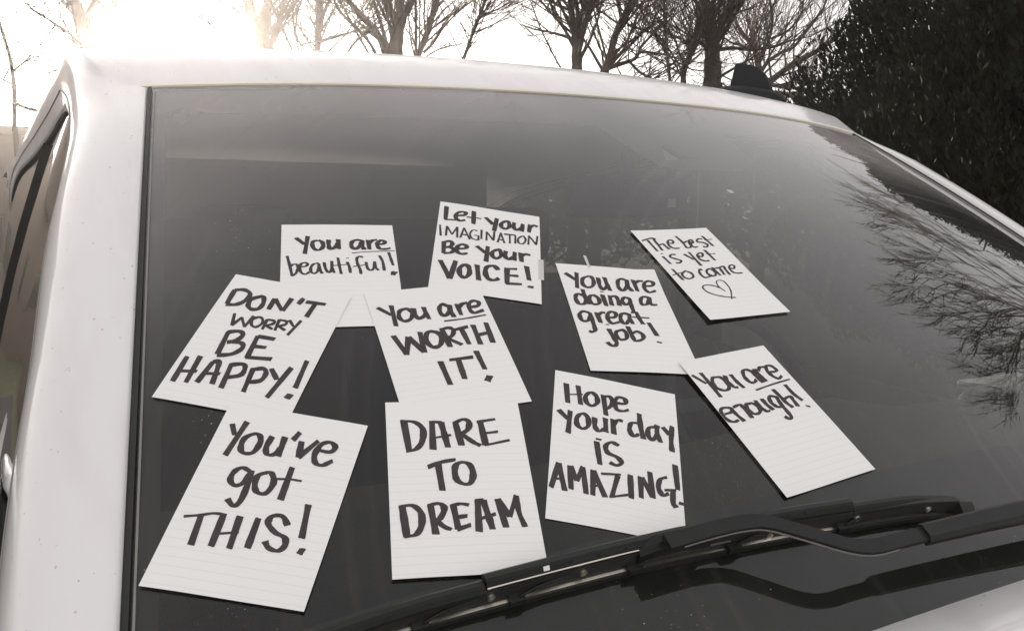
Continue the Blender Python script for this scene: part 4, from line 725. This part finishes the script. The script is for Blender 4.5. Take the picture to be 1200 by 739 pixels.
# ---------------------------------------------------------------- bare trees
TREES = [
 ('thin_sapling', 'thin curved sapling against the sky, left of the car beside the low brown building', [
  [(-1.01, 8.96, -1.75, 0.038), (-1.01, 8.96, 0.58, 0.025), (-1.02, 8.96, 0.75, 0.022), (-1.0, 8.96, 1.12, 0.02), (-1.02, 8.96, 1.44, 0.017), (-1.07, 8.96, 1.68, 0.015), (-1.12, 8.96, 1.91, 0.012), (-1.15, 8.96, 2.31, 0.01)],
  [(-1.01, 8.96, 1.03, 0.015), (-0.88, 8.72, 0.95, 0.015), (-0.72, 8.47, 0.91, 0.012), (-0.59, 8.21, 0.97, 0.01)],
  [(-1.01, 8.96, 1.32, 0.015), (-0.89, 8.73, 1.4, 0.01), (-0.78, 8.49, 1.42, 0.007)],
  [(-1.0, 8.96, 1.2, 0.01), (-1.16, 9.23, 1.32, 0.01), (-1.31, 9.5, 1.5, 0.007)],
 ]),
 ('bare_tree', 'leaning double-stemmed bare tree left of the sun, behind the roof corner', [
  [(-0.04, 12.06, -1.75, 0.146), (-0.04, 12.06, 0.89, 0.097), (-0.1, 12.06, 1.78, 0.084), (-0.15, 12.06, 2.0, 0.078), (-0.23, 12.07, 2.37, 0.071), (-0.3, 12.07, 2.75, 0.065), (-0.38, 12.07, 3.27, 0.058), (-0.5, 12.08, 3.89, 0.045)],
  [(-0.07, 12.06, 2.0, 0.039), (-0.12, 12.1, 2.34, 0.032), (-0.18, 12.14, 2.61, 0.026), (-0.3, 12.18, 2.93, 0.026), (-0.32, 12.22, 3.42, 0.019)],
  [(-0.19, 12.07, 2.16, 0.026), (-0.37, 11.83, 2.26, 0.019), (-0.58, 11.59, 2.35, 0.016), (-0.81, 11.35, 2.44, 0.013)],
  [(-0.25, 12.07, 2.48, 0.026), (-0.06, 12.0, 2.7, 0.023), (0.13, 11.93, 2.98, 0.019)],
  [(-0.14, 12.06, 1.94, 0.026), (-0.32, 12.06, 1.83, 0.019), (-0.5, 12.05, 1.84, 0.016), (-0.68, 12.05, 1.77, 0.013)],
 ]),
 ('bare_tree', 'slim straight bare trunk right beside the sun, nearly lost in its glare', [
  [(0.43, 14.37, -1.75, 0.104), (0.43, 14.37, 1.08, 0.069), (0.46, 14.37, 2.28, 0.061), (0.47, 14.37, 2.54, 0.061), (0.47, 14.37, 2.93, 0.061), (0.49, 14.36, 3.32, 0.053), (0.5, 14.36, 3.97, 0.046), (0.58, 14.36, 4.74, 0.038)],
  [(0.46, 14.37, 2.73, 0.023), (0.23, 14.08, 2.92, 0.019), (0.05, 13.78, 3.15, 0.015)],
  [(0.49, 14.36, 3.06, 0.023), (0.7, 14.56, 3.52, 0.019), (0.89, 14.75, 3.98, 0.015)],
  [(0.47, 14.37, 2.6, 0.023), (0.77, 13.64, 2.42, 0.015)],
 ]),
 ('bare_tree', 'multi-stemmed bare tree with fused trunks, first to the right of the sun', [
  [(1.71, 10.23, -1.75, 0.189), (1.71, 10.23, 0.82, 0.126), (1.74, 10.23, 1.66, 0.109), (1.73, 10.23, 1.91, 0.092), (1.73, 10.23, 2.12, 0.063), (1.76, 10.22, 2.43, 0.063), (1.81, 10.21, 2.79, 0.057), (1.88, 10.19, 3.41, 0.046)],
  [(1.72, 10.23, 1.97, 0.052), (1.62, 10.2, 2.21, 0.046), (1.53, 10.17, 2.45, 0.046), (1.46, 10.14, 2.73, 0.04), (1.33, 10.11, 3.2, 0.029)],
  [(1.76, 10.22, 1.95, 0.04), (1.85, 10.21, 2.18, 0.034), (1.94, 10.19, 2.45, 0.034), (2.0, 10.19, 2.81, 0.029), (2.12, 10.16, 3.33, 0.023)],
  [(1.55, 10.27, 2.32, 0.023), (1.39, 10.26, 2.45, 0.02), (1.22, 10.25, 2.51, 0.017), (0.99, 10.25, 2.58, 0.011)],
  [(1.49, 10.28, 1.88, 0.014), (1.33, 10.37, 2.08, 0.014), (1.12, 10.46, 2.28, 0.014), (1.0, 10.53, 2.38, 0.011)],
  [(1.38, 10.3, 1.89, 0.014), (1.2, 10.56, 2.12, 0.011), (1.08, 10.79, 2.24, 0.011)],
  [(1.85, 10.2, 1.95, 0.02), (1.98, 11.01, 2.25, 0.017)],
  [(2.07, 10.14, 1.94, 0.017), (1.92, 10.05, 2.21, 0.017), (1.78, 9.95, 2.45, 0.014), (1.68, 9.84, 2.64, 0.011)],
  [(2.13, 10.13, 1.97, 0.014), (2.11, 10.27, 2.32, 0.014), (2.14, 10.4, 2.67, 0.011)],
  [(2.21, 10.11, 1.97, 0.011), (2.13, 10.25, 2.22, 0.011), (2.2, 10.35, 2.56, 0.011), (2.36, 10.43, 2.91, 0.009)],
 ]),
 ('bare_tree', 'single slim bare trunk standing between two many-stemmed trees', [
  [(2.95, 12.33, -1.75, 0.093), (2.95, 12.33, 1.03, 0.062), (2.97, 12.32, 2.05, 0.058), (2.99, 12.32, 2.35, 0.055), (3.01, 12.31, 2.67, 0.048), (3.03, 12.31, 3.05, 0.045), (3.04, 12.3, 3.42, 0.041), (3.08, 12.29, 4.28, 0.034)],
  [(3.03, 12.31, 2.8, 0.027), (3.1, 12.16, 3.05, 0.024), (3.18, 12.0, 3.25, 0.021), (3.3, 11.83, 3.59, 0.014)],
  [(3.02, 12.31, 2.55, 0.021), (3.11, 11.82, 2.55, 0.017), (3.29, 11.28, 2.57, 0.014)],
  [(3.02, 12.31, 2.92, 0.017), (3.09, 13.18, 3.36, 0.014)],
  [(2.49, 12.45, 2.35, 0.014), (2.68, 12.22, 2.45, 0.014), (2.9, 11.97, 2.5, 0.014)],
 ]),
 ('bare_tree', 'fan-shaped bare tree with many stems rising from one low fork, above the roof', [
  [(2.93, 9.06, -1.75, 0.225), (2.93, 9.06, 0.58, 0.15), (2.95, 9.05, 1.49, 0.128), (2.97, 9.04, 1.8, 0.118), (3.02, 9.02, 2.08, 0.069), (3.06, 9.01, 2.28, 0.064), (3.04, 9.01, 2.48, 0.053), (3.03, 9.02, 2.86, 0.043), (3.0, 9.03, 3.35, 0.032)],
  [(2.89, 9.07, 1.82, 0.053), (2.8, 9.03, 2.01, 0.043), (2.64, 9.02, 2.19, 0.037), (2.45, 9.01, 2.36, 0.032), (2.29, 8.99, 2.57, 0.027), (2.04, 9.0, 2.92, 0.016)],
  [(2.92, 9.06, 1.88, 0.027), (2.9, 9.25, 2.21, 0.024), (2.9, 9.44, 2.47, 0.021), (2.88, 9.64, 2.74, 0.021), (2.83, 9.84, 3.24, 0.016)],
  [(2.98, 9.04, 1.86, 0.021), (2.95, 9.1, 2.14, 0.019), (2.94, 9.16, 2.35, 0.019), (2.95, 9.21, 2.61, 0.016)],
  [(3.02, 9.02, 2.08, 0.037), (2.95, 9.03, 2.32, 0.032), (2.91, 9.03, 2.56, 0.027), (2.85, 9.03, 3.04, 0.021)],
  [(3.08, 9.0, 2.26, 0.032), (3.23, 9.12, 2.44, 0.027), (3.34, 9.25, 2.64, 0.021), (3.53, 9.35, 3.11, 0.016)],
  [(2.8, 9.1, 1.79, 0.021), (2.64, 8.94, 1.93, 0.019), (2.45, 8.78, 2.03, 0.019), (2.21, 8.63, 2.16, 0.016), (2.05, 8.46, 2.29, 0.013)],
  [(2.72, 9.13, 1.8, 0.016), (2.63, 9.3, 2.07, 0.016), (2.55, 9.45, 2.33, 0.013), (2.5, 9.6, 2.54, 0.011)],
  [(2.44, 9.23, 1.81, 0.016), (2.51, 9.12, 1.94, 0.016), (2.59, 9.02, 2.02, 0.013), (2.79, 8.87, 2.13, 0.011)],
 ]),
 ('bare_tree', 'bare tree with one thick stem leaning right and one thin upright stem', [
  [(3.8, 10.39, -1.75, 0.092), (3.8, 10.39, 0.69, 0.061), (3.81, 10.39, 1.61, 0.049), (3.82, 10.38, 2.06, 0.043), (3.92, 10.34, 2.35, 0.043), (3.99, 10.31, 2.58, 0.043), (4.06, 10.28, 2.8, 0.04), (4.11, 10.26, 3.08, 0.037), (4.27, 10.19, 3.75, 0.024)],
  [(3.8, 10.39, 2.09, 0.024), (3.71, 10.16, 2.35, 0.021), (3.62, 9.93, 2.63, 0.018), (3.54, 9.7, 2.99, 0.018)],
  [(3.9, 10.35, 2.16, 0.021), (4.05, 10.36, 2.31, 0.018), (4.21, 10.37, 2.53, 0.015), (4.41, 10.36, 2.74, 0.012), (4.65, 10.33, 2.94, 0.011)],
  [(3.88, 10.36, 2.07, 0.012), (4.25, 10.62, 2.28, 0.012), (4.69, 10.85, 2.43, 0.009)],
 ]),
 ('bare_tree', 'slender dark leaning bare sapling alone in the gap at the centre of the sky', [
  [(3.0, 7.34, -1.75, 0.034), (3.0, 7.34, 1.01, 0.023), (3.05, 7.32, 1.39, 0.021), (3.07, 7.31, 1.51, 0.019), (3.13, 7.28, 1.69, 0.018), (3.19, 7.25, 1.88, 0.016), (3.26, 7.22, 2.05, 0.014), (3.3, 7.19, 2.2, 0.014), (3.4, 7.14, 2.62, 0.009)],
  [(3.15, 7.27, 1.73, 0.009), (3.11, 7.0, 1.87, 0.008), (3.07, 6.72, 1.95, 0.007)],
  [(3.21, 7.24, 1.92, 0.009), (3.43, 7.39, 2.05, 0.007)],
 ]),
 ('bare_tree', 'upright dark bare tree forking into two parallel stems, left of the leaning trunk', [
  [(4.52, 7.41, -1.75, 0.134), (4.52, 7.41, 0.54, 0.089), (4.51, 7.41, 1.38, 0.069), (4.51, 7.41, 1.52, 0.064), (4.51, 7.41, 1.7, 0.06), (4.5, 7.42, 1.89, 0.05), (4.47, 7.44, 2.07, 0.04), (4.45, 7.45, 2.26, 0.035), (4.42, 7.47, 2.53, 0.03), (4.33, 7.52, 3.03, 0.02)],
  [(4.52, 7.41, 1.86, 0.03), (4.46, 7.3, 2.02, 0.03), (4.38, 7.21, 2.17, 0.025), (4.28, 7.12, 2.3, 0.025)],
  [(4.55, 7.39, 1.89, 0.035), (4.65, 7.45, 2.09, 0.03), (4.75, 7.51, 2.3, 0.027), (4.87, 7.56, 2.56, 0.025), (5.05, 7.58, 3.06, 0.015)],
  [(4.44, 7.45, 2.19, 0.017), (4.41, 7.63, 2.27, 0.015), (4.35, 7.82, 2.39, 0.015), (4.29, 8.01, 2.55, 0.01)],
  [(4.54, 7.39, 2.12, 0.015), (4.46, 7.14, 2.13, 0.012), (4.38, 6.89, 2.11, 0.01)],
  [(4.38, 7.49, 1.53, 0.012), (4.38, 7.67, 1.71, 0.01), (4.37, 7.84, 1.92, 0.01), (4.37, 8.01, 2.13, 0.009), (4.38, 8.18, 2.37, 0.007)],
 ]),
 ('bare_tree', 'dark bare tree with its trunk leaning right and a tangle of low branches', [
  [(4.69, 7.29, -1.75, 0.096), (4.69, 7.29, 0.72, 0.064), (4.73, 7.26, 1.33, 0.055), (4.76, 7.24, 1.51, 0.05), (4.82, 7.21, 1.7, 0.042), (4.85, 7.18, 1.88, 0.04), (4.92, 7.14, 2.07, 0.037), (5.0, 7.08, 2.24, 0.035), (5.09, 7.02, 2.42, 0.03), (5.25, 6.89, 2.81, 0.02)],
  [(4.92, 7.14, 2.06, 0.025), (4.94, 7.24, 2.27, 0.02), (4.96, 7.34, 2.43, 0.02), (4.93, 7.48, 2.83, 0.015)],
  [(4.79, 7.22, 1.56, 0.03), (4.94, 7.22, 1.61, 0.025), (5.14, 7.18, 1.69, 0.02), (5.24, 7.21, 1.83, 0.015), (5.43, 7.18, 2.03, 0.012)],
  [(4.82, 7.21, 1.65, 0.02), (5.01, 7.25, 1.77, 0.015), (5.16, 7.32, 1.98, 0.015), (5.32, 7.39, 2.22, 0.012), (5.53, 7.4, 2.37, 0.01)],
  [(4.86, 7.18, 1.45, 0.025), (4.98, 7.06, 1.42, 0.025), (5.12, 6.91, 1.4, 0.025), (5.25, 6.77, 1.37, 0.025), (5.38, 6.64, 1.33, 0.02)],
  [(4.99, 7.09, 1.63, 0.015), (5.22, 7.21, 1.55, 0.015), (5.48, 7.31, 1.5, 0.015)],
  [(4.97, 7.1, 2.02, 0.015), (5.2, 7.15, 2.0, 0.012), (5.44, 7.18, 1.96, 0.012), (5.66, 7.23, 1.82, 0.012), (5.84, 7.3, 1.7, 0.01)],
  [(5.01, 7.07, 1.63, 0.015), (4.96, 6.82, 1.68, 0.012), (4.98, 6.5, 1.61, 0.012), (4.94, 6.23, 1.53, 0.01)],
 ]),
 ('bare_tree', 'bare tree with thin crooked upright stems behind the roof, left of the thick trunk', [
  [(5.96, 7.33, -1.75, 0.072), (5.96, 7.33, 0.58, 0.048), (5.95, 7.34, 1.27, 0.043), (5.95, 7.34, 1.47, 0.037), (5.95, 7.34, 1.62, 0.035), (5.99, 7.31, 1.77, 0.032), (6.04, 7.27, 1.96, 0.029), (6.07, 7.24, 2.15, 0.027), (6.11, 7.21, 2.34, 0.021), (6.15, 7.17, 2.58, 0.016)],
  [(5.84, 7.43, 1.43, 0.021), (5.89, 7.54, 1.65, 0.019), (5.95, 7.66, 1.92, 0.019), (6.0, 7.78, 2.25, 0.019), (6.07, 7.89, 2.53, 0.016), (6.12, 8.0, 2.81, 0.016)],
  [(5.81, 7.45, 1.83, 0.016), (5.69, 7.48, 1.98, 0.013), (5.58, 7.51, 2.15, 0.013), (5.45, 7.54, 2.34, 0.011), (5.34, 7.56, 2.52, 0.011)],
  [(5.96, 7.34, 1.72, 0.016), (5.89, 7.37, 1.87, 0.013), (5.84, 7.39, 2.01, 0.013), (5.68, 7.51, 2.24, 0.011)],
  [(6.04, 7.27, 1.91, 0.016), (5.54, 6.85, 1.84, 0.011)],
 ]),
 ('bare_tree', 'thickest dark trunk with shaggy bark and a forked top, just left of the roof antenna', [
  [(6.2, 7.14, -1.75, 0.192), (6.2, 7.14, 0.47, 0.128), (6.19, 7.14, 1.27, 0.107), (6.19, 7.14, 1.41, 0.102), (6.2, 7.13, 1.71, 0.096), (6.19, 7.14, 1.95, 0.091), (6.18, 7.15, 2.15, 0.069), (6.14, 7.18, 2.32, 0.059), (6.11, 7.21, 2.54, 0.053), (6.03, 7.27, 3.02, 0.043), (5.99, 7.31, 3.69, 0.027)],
  [(6.22, 7.11, 1.97, 0.053), (6.34, 7.13, 2.18, 0.048), (6.46, 7.15, 2.37, 0.043), (6.57, 7.17, 2.56, 0.037), (6.78, 7.09, 2.98, 0.027)],
  [(6.2, 7.14, 1.85, 0.032), (5.97, 7.08, 1.92, 0.021), (5.76, 7.01, 1.96, 0.016)],
  [(6.28, 7.07, 1.87, 0.027), (6.5, 7.1, 1.91, 0.021), (6.75, 7.09, 1.91, 0.019), (7.05, 7.04, 1.96, 0.016), (7.3, 7.02, 2.05, 0.013)],
  [(6.31, 7.04, 2.19, 0.021), (6.24, 6.83, 2.28, 0.016), (6.19, 6.61, 2.37, 0.016)],
  [(6.26, 7.08, 1.73, 0.032), (6.3, 7.12, 1.47, 0.027), (6.34, 7.16, 1.33, 0.027)],
 ]),
 ('bare_tree', 'low dark bare tree with arching branches behind the antenna, beside the evergreens', [
  [(9.43, 9.71, -1.75, 0.132), (9.43, 9.71, 0.69, 0.088), (9.41, 9.73, 1.76, 0.066), (9.41, 9.73, 2.06, 0.059), (9.4, 9.74, 2.23, 0.051), (9.38, 9.76, 2.4, 0.044), (9.34, 9.8, 2.57, 0.037), (9.25, 9.89, 2.77, 0.029), (9.14, 9.98, 2.97, 0.026), (9.07, 10.04, 3.22, 0.022)],
  [(9.45, 9.69, 2.03, 0.059), (9.56, 9.53, 2.15, 0.051), (9.67, 9.38, 2.29, 0.048), (9.8, 9.2, 2.4, 0.044), (9.92, 9.01, 2.51, 0.037), (10.06, 8.81, 2.66, 0.029)],
  [(9.41, 9.73, 2.23, 0.037), (9.52, 9.68, 2.4, 0.029), (9.68, 9.58, 2.53, 0.026), (9.85, 9.47, 2.62, 0.022), (10.05, 9.33, 2.94, 0.022), (10.2, 9.22, 3.2, 0.018)],
  [(9.39, 9.75, 2.36, 0.029), (9.36, 9.59, 2.56, 0.026), (9.32, 9.44, 2.76, 0.022), (9.24, 9.33, 2.99, 0.022), (9.11, 9.26, 3.21, 0.018)],
  [(9.5, 9.65, 2.05, 0.037), (9.53, 9.35, 1.96, 0.029), (9.55, 9.06, 1.9, 0.029), (9.56, 8.77, 1.76, 0.022)],
  [(9.55, 9.6, 1.92, 0.029), (9.89, 9.57, 1.88, 0.029), (10.19, 9.59, 1.77, 0.022)],
  [(9.17, 9.95, 2.0, 0.029), (9.28, 10.0, 2.26, 0.022), (9.42, 10.03, 2.54, 0.022), (9.55, 10.07, 2.76, 0.018), (9.7, 10.09, 3.05, 0.015)],
  [(9.35, 9.79, 2.56, 0.022), (9.26, 9.95, 2.65, 0.018), (9.13, 10.15, 2.74, 0.015)],
  [(9.77, 9.38, 2.33, 0.022), (10.04, 9.64, 2.2, 0.022), (10.41, 9.81, 2.11, 0.015)],
  [(9.53, 9.62, 2.75, 0.022), (9.52, 9.25, 2.81, 0.018), (9.46, 8.94, 3.0, 0.015)],
 ]),
]
class Tubes:
    def __init__(s): s.v = []; s.f = []
    def add(s, pts, rs, k=5):
        b = len(s.v); n = len(pts)
        for i, p in enumerate(pts):
            t = (pts[min(i+1, n-1)]-pts[max(i-1, 0)]).normalized()
            u = t.cross(Vector((.31, .2, .93))); u = u.normalized() if u.length > 1e-4 else Vector((1, 0, 0)); w = t.cross(u)
            for j in range(k):
                a = 2*math.pi*j/k; s.v.append(p+(u*math.cos(a)+w*math.sin(a))*rs[i])
        for i in range(n-1):
            for j in range(k): s.f.append([b+i*k+j, b+i*k+(j+1) % k, b+(i+1)*k+(j+1) % k, b+(i+1)*k+j])
    def build(s, name, m, parent, org):
        o = mesh(name, [v-org for v in s.v], s.f, m, parent, True); return o
TWR = [.0028]
def twig(T, p, d, L, r, depth, rg, spread=.8, up=.15, seg=4, kids=3):
    pts = [p.copy()]; rs = [r]
    q = p.copy(); dd = d.copy()
    for i in range(seg):
        dd = (dd+Vector((rg.uniform(-1, 1), rg.uniform(-1, 1), rg.uniform(-1, 1)))*.17+Vector((0, 0, up*.25))).normalized()
        q = q+dd*(L/seg); pts.append(q.copy()); rs.append(max(r*.30, r*(1-.75*(i+1)/seg)))
    T.add(pts, rs, 5 if r > .02 else 3)
    if depth <= 0: return
    for k in range(kids):
        t = rg.uniform(.25, .98); i = min(seg-1, int(t*seg)); b = pts[i].lerp(pts[i+1], t*seg-i)
        ax = Vector((rg.uniform(-1, 1), rg.uniform(-1, 1), rg.uniform(-.5, 1)))
        nd = (dd+ax*spread).normalized()
        twig(T, b, nd, L*rg.uniform(.45, .72), max(TWR[0], r*.5), depth-1, rg, spread, up, seg, kids)
tcount = 0
for name, lab, limbs in TREES:
    rg = random.Random(100+tcount); tcount += 1
    base = Vector(limbs[0][0][:3]); root = empty(name, base, lab, 'tree', 'bare trees beyond the car')
    T = Tubes(); B = Tubes(); W_ = Tubes()
    for li, l in enumerate(limbs):
        pts = catmull([q[:3] for q in l], 4); rs0 = [q[3] for q in l]
        rs = [lerp(rs0[min(len(rs0)-1, int(i/4))], rs0[min(len(rs0)-1, int(i/4)+1)], (i % 4)/4) for i in range(len(pts))]
        if li == 0:
            rs = [r*(1+.08*math.sin(i*1.7)) for i, r in enumerate(rs)]; T.add(pts, rs, 9)
        else: B.add(pts, rs, 6)
        # twigs along the limb
        dens = 26 if li == 0 else 14
        if name == 'thin_sapling': dens = 8
        start = len(pts)//3 if li == 0 else 1
        for k in range(dens):
            i = rg.randint(start, len(pts)-2); p = pts[i].lerp(pts[i+1], rg.random())
            if p.z < .9: continue
            t = (pts[i+1]-pts[i]).normalized(); ax = Vector((rg.uniform(-1, 1), rg.uniform(-1, 1), rg.uniform(-.2, .8)))
            d = (t*.7+ax).normalized(); r = min(rs[i]*.38, .022); 
            twig(W_, p, d, rg.uniform(.5, 1.5), max(.006, r), 2, rg, .85, .2, 4, 3)
        # the crown above the frame
        e = pts[-1]; t = (pts[-1]-pts[-2]).normalized()
        if e.z > 2.6: twig(B, e, (t+Vector((0, 0, .5))).normalized(), 2.2 if li else 3.5, rs[-1], 3 if li else 4, rg, .7, .3, 5, 3)
        elif name != 'thin_sapling': twig(W_, e, t, 1.2, rs[-1]*.9, 3, rg, .8, .2, 4, 3)
    T.build('trunk', M['bark'], root, base); B.build('limbs', M['bark'], root, base); W_.build('twigs', M['bark'], root, base)
# tree over the car's far side, mirrored in the glass
def big_tree(x, y, H, seed, lab, th=.16, lean=(0, 0), kids=4, depth=5, z0=1.6):
    rg = random.Random(seed); base = Vector((x, y, GZ-.1)); root = empty('bare_tree', base, lab, 'tree', 'bare trees beyond the car')
    T = Tubes(); B = Tubes()
    pts = [base]; rs = [th*1.4]
    for i in range(1, 9):
        pts.append(base+Vector((lean[0]*i/8+rg.uniform(-.06, .06), lean[1]*i/8+rg.uniform(-.06, .06), H*.72*i/8))); rs.append(th*(1-.75*i/8))
    T.add(pts, rs, 10)
    for k in range(16):
        t = rg.uniform(.32, 1); i = min(7, int(t*8)); p = pts[i].lerp(pts[i+1], t*8-i); a = rg.uniform(0, 6.28)
        d = Vector((math.cos(a), math.sin(a), rg.uniform(.35, 1.0))).normalized()
        twig(B, p, d, H*.34*(1.15-.5*t), max(.02, th*.4*(1.1-t)), depth, rg, .62, .12, 5, kids)
    T.build('trunk', M['bark'], root, base); B.build('branches', M['bark'], root, base)
    return root
TWR[0] = .005
big_tree(8.9, 1.3, 7.4, 5, 'spreading bare tree beyond the passenger side, mirrored in the right of the windshield', kids=4, depth=4)
# ---------------------------------------------------------------- evergreens
def evergreen(x, y, rx, ry, z0, z1, n, seed, lab):
    rg = random.Random(seed); base = Vector((x, y, GZ-.05)); root = empty('evergreen_tree', base, lab, 'tree', 'evergreens on the right')
    T = Tubes(); T.add([base, base+Vector((0, 0, z1*.6-GZ))], [.14, .05], 8)
    for k in range(26):
        z = rg.uniform(z0, z1-.8); a = rg.uniform(0, 6.28); p = Vector((x, y, z)); d = Vector((math.cos(a), math.sin(a), .8)).normalized()
        T.add([p, p+d*rx*.6, p+d*rx*.95+Vector((0, 0, .2))], [.03, .018, .008], 4)
    T.build('trunk', M['bark'], root, base)
    vs = []; fs = []
    lob = [(rg.uniform(0, 6.28), rg.uniform(z0, z1), rg.uniform(.6, 1.1), rg.uniform(.05, .22)) for _ in range(40)]
    cl = []
    for _ in range(n//14):
        a = rg.uniform(0, 6.28); z = rg.uniform(z0, z1); t = (z-z0)/(z1-z0)
        prof = (1-.9*max(0, (t-.45)/.55)**1.6)*(.75+.25*sstep(t/.2))
        bul = 1+sum(h_*math.exp(-(((a-la+3.14) % 6.28-3.14)**2)/.12-((z-lz)/.35)**2) for la, lz, _, h_ in lob)
        r = prof*bul*(1.06-.6*rg.random()**1.5)
        c = Vector((x+rx*r*math.cos(a), y+ry*r*math.sin(a), z)); ax = Vector((math.cos(a)*.55, math.sin(a)*.55, 1.0)).normalized()
        L = rg.uniform(.16, .34)
        for k in range(14):
            t2 = k/14; d = (ax+Vector((rg.uniform(-1, 1), rg.uniform(-1, 1), rg.uniform(-.3, .8)))*.75).normalized()
            p = c+ax*L*t2+Vector((rg.gauss(0, .02), rg.gauss(0, .02), 0)); l_ = rg.uniform(.04, .09); w = d.cross(Vector((rg.uniform(-1, 1), rg.uniform(-1, 1), rg.uniform(-1, 1)))).normalized()*l_*.17
            b = len(vs); vs += [p-base, p+d*l_*.5+w-base, p+d*l_-base, p+d*l_*.5-w-base]; fs.append([b, b+1, b+2, b+3])
    o = mesh('crown', vs, fs, M['leaf'], root, False)
    return root
evergreen(6.85, 4.25, 1.45, 1.3, -1.3, 2.75, 105000, 1, 'dense dark evergreen at the right, the one next to the bare branches and antenna')
evergreen(5.75, 2.6, 1.25, 1.3, -1.3, 2.15, 110000, 2, 'dense dark evergreen filling the upper right corner, in front of its neighbour')
evergreen(8.6, 4.0, 1.7, 1.6, -1.3, 3.3, 90000, 3, 'tall dark evergreen behind the two nearer evergreens at the right')
evergreen(5.6, .65, 1.1, 1.2, -1.3, 1.1, 50000, 4, 'shorter dark evergreen beside the car, beyond the right edge of the view')
# hedge added far behind the trees to block bright sky through the cabin windows
rg = random.Random(9); vs = []; fs = []
for k in range(60000):
    az = rg.uniform(math.radians(2), math.radians(64)); dd_ = 27+rg.uniform(-1.2, 1.2); top = 2.9+.3*math.sin(az*9)+.15*math.sin(az*31)
    p = Vector((math.sin(az)*dd_, math.cos(az)*dd_-1, GZ+(top-GZ)*math.sqrt(rg.random())))
    d = Vector((rg.uniform(-1, 1), rg.uniform(-1, 1), rg.uniform(-.2, 1))).normalized(); l_ = rg.uniform(.16, .34)
    w = d.cross(Vector((rg.uniform(-1, 1), rg.uniform(-1, 1), rg.uniform(-1, 1)))).normalized()*l_*.3; b = len(vs)
    vs += [p, p+d*l_*.5+w, p+d*l_, p+d*l_*.5-w]; fs.append([b, b+1, b+2, b+3])
o = mesh('sky_block_hedge', vs, fs, M['leaf']); o['kind'] = 'stuff'; o['label'] = 'added dark hedge far behind the bare trees, blocking sky through the cabin windows'; o['category'] = 'hedge'
# ---------------------------------------------------------------- neighbour building
hb = empty('brown_building', (-3.85, 14.3, GZ), 'low brown building with flat eaves seen past the car side at the far left', 'building')
hb.scale = (.56, .56, .743)
for k in range(16):
    zz = .1+k*.235; b = box('siding_board', (0, -2.0-.006*(k % 2), zz), (11.8, .03, .228), M['siding'], hb)
box('wall', (0, .1, 1.85), (11.8, 4.1, 3.7), M['siding'], hb)
box('roof', (0, 0, 3.72), (12.4, 5.0, .14), M['roofing'], hb)
box('upper_wall', (-1.7, .6, 5.0), (8.6, 3.6, 2.6), M['siding'], hb); box('upper_roof', (-1.7, .6, 6.36), (9.2, 4.4, .16), M['roofing'], hb)
box('door', (-2, -2.04, 1.0), (.95, .06, 2.0), M['roofing'], hb)
for xx in (-4, 1.5, 4):
    w = box('window', (xx, -2.04, 1.7), (1.3, .05, 1.0), M['roofing'], hb); box('pane', (xx, -2.07, 1.7), (1.15, .02, .86), M['sglass'], w)
hb_ = D.meshes.new('haze'); bm = bmesh.new(); bmesh.ops.create_cube(bm, size=1)
bmesh.ops.scale(bm, vec=(60, 62, 16), verts=bm.verts); bmesh.ops.translate(bm, vec=(2, 14, GZ-1+8), verts=bm.verts); bm.to_mesh(hb_); bm.free()
hm = D.materials.new('haze_air'); hm.use_nodes = True; hn = hm.node_tree.nodes; hn.remove(hn['Principled BSDF'])
pv = hn.new('ShaderNodeVolumePrincipled'); pv.inputs['Color'].default_value = (1.0, 0.93, 0.90, 1); pv.inputs['Density'].default_value = 0.0042
pv.inputs['Anisotropy'].default_value = 0.87
hm.node_tree.links.new(pv.outputs[0], hn['Material Output'].inputs['Volume'])
hz = link('haze', hb_, hm); hz['kind'] = 'stuff'; hz.display_type = 'WIRE'
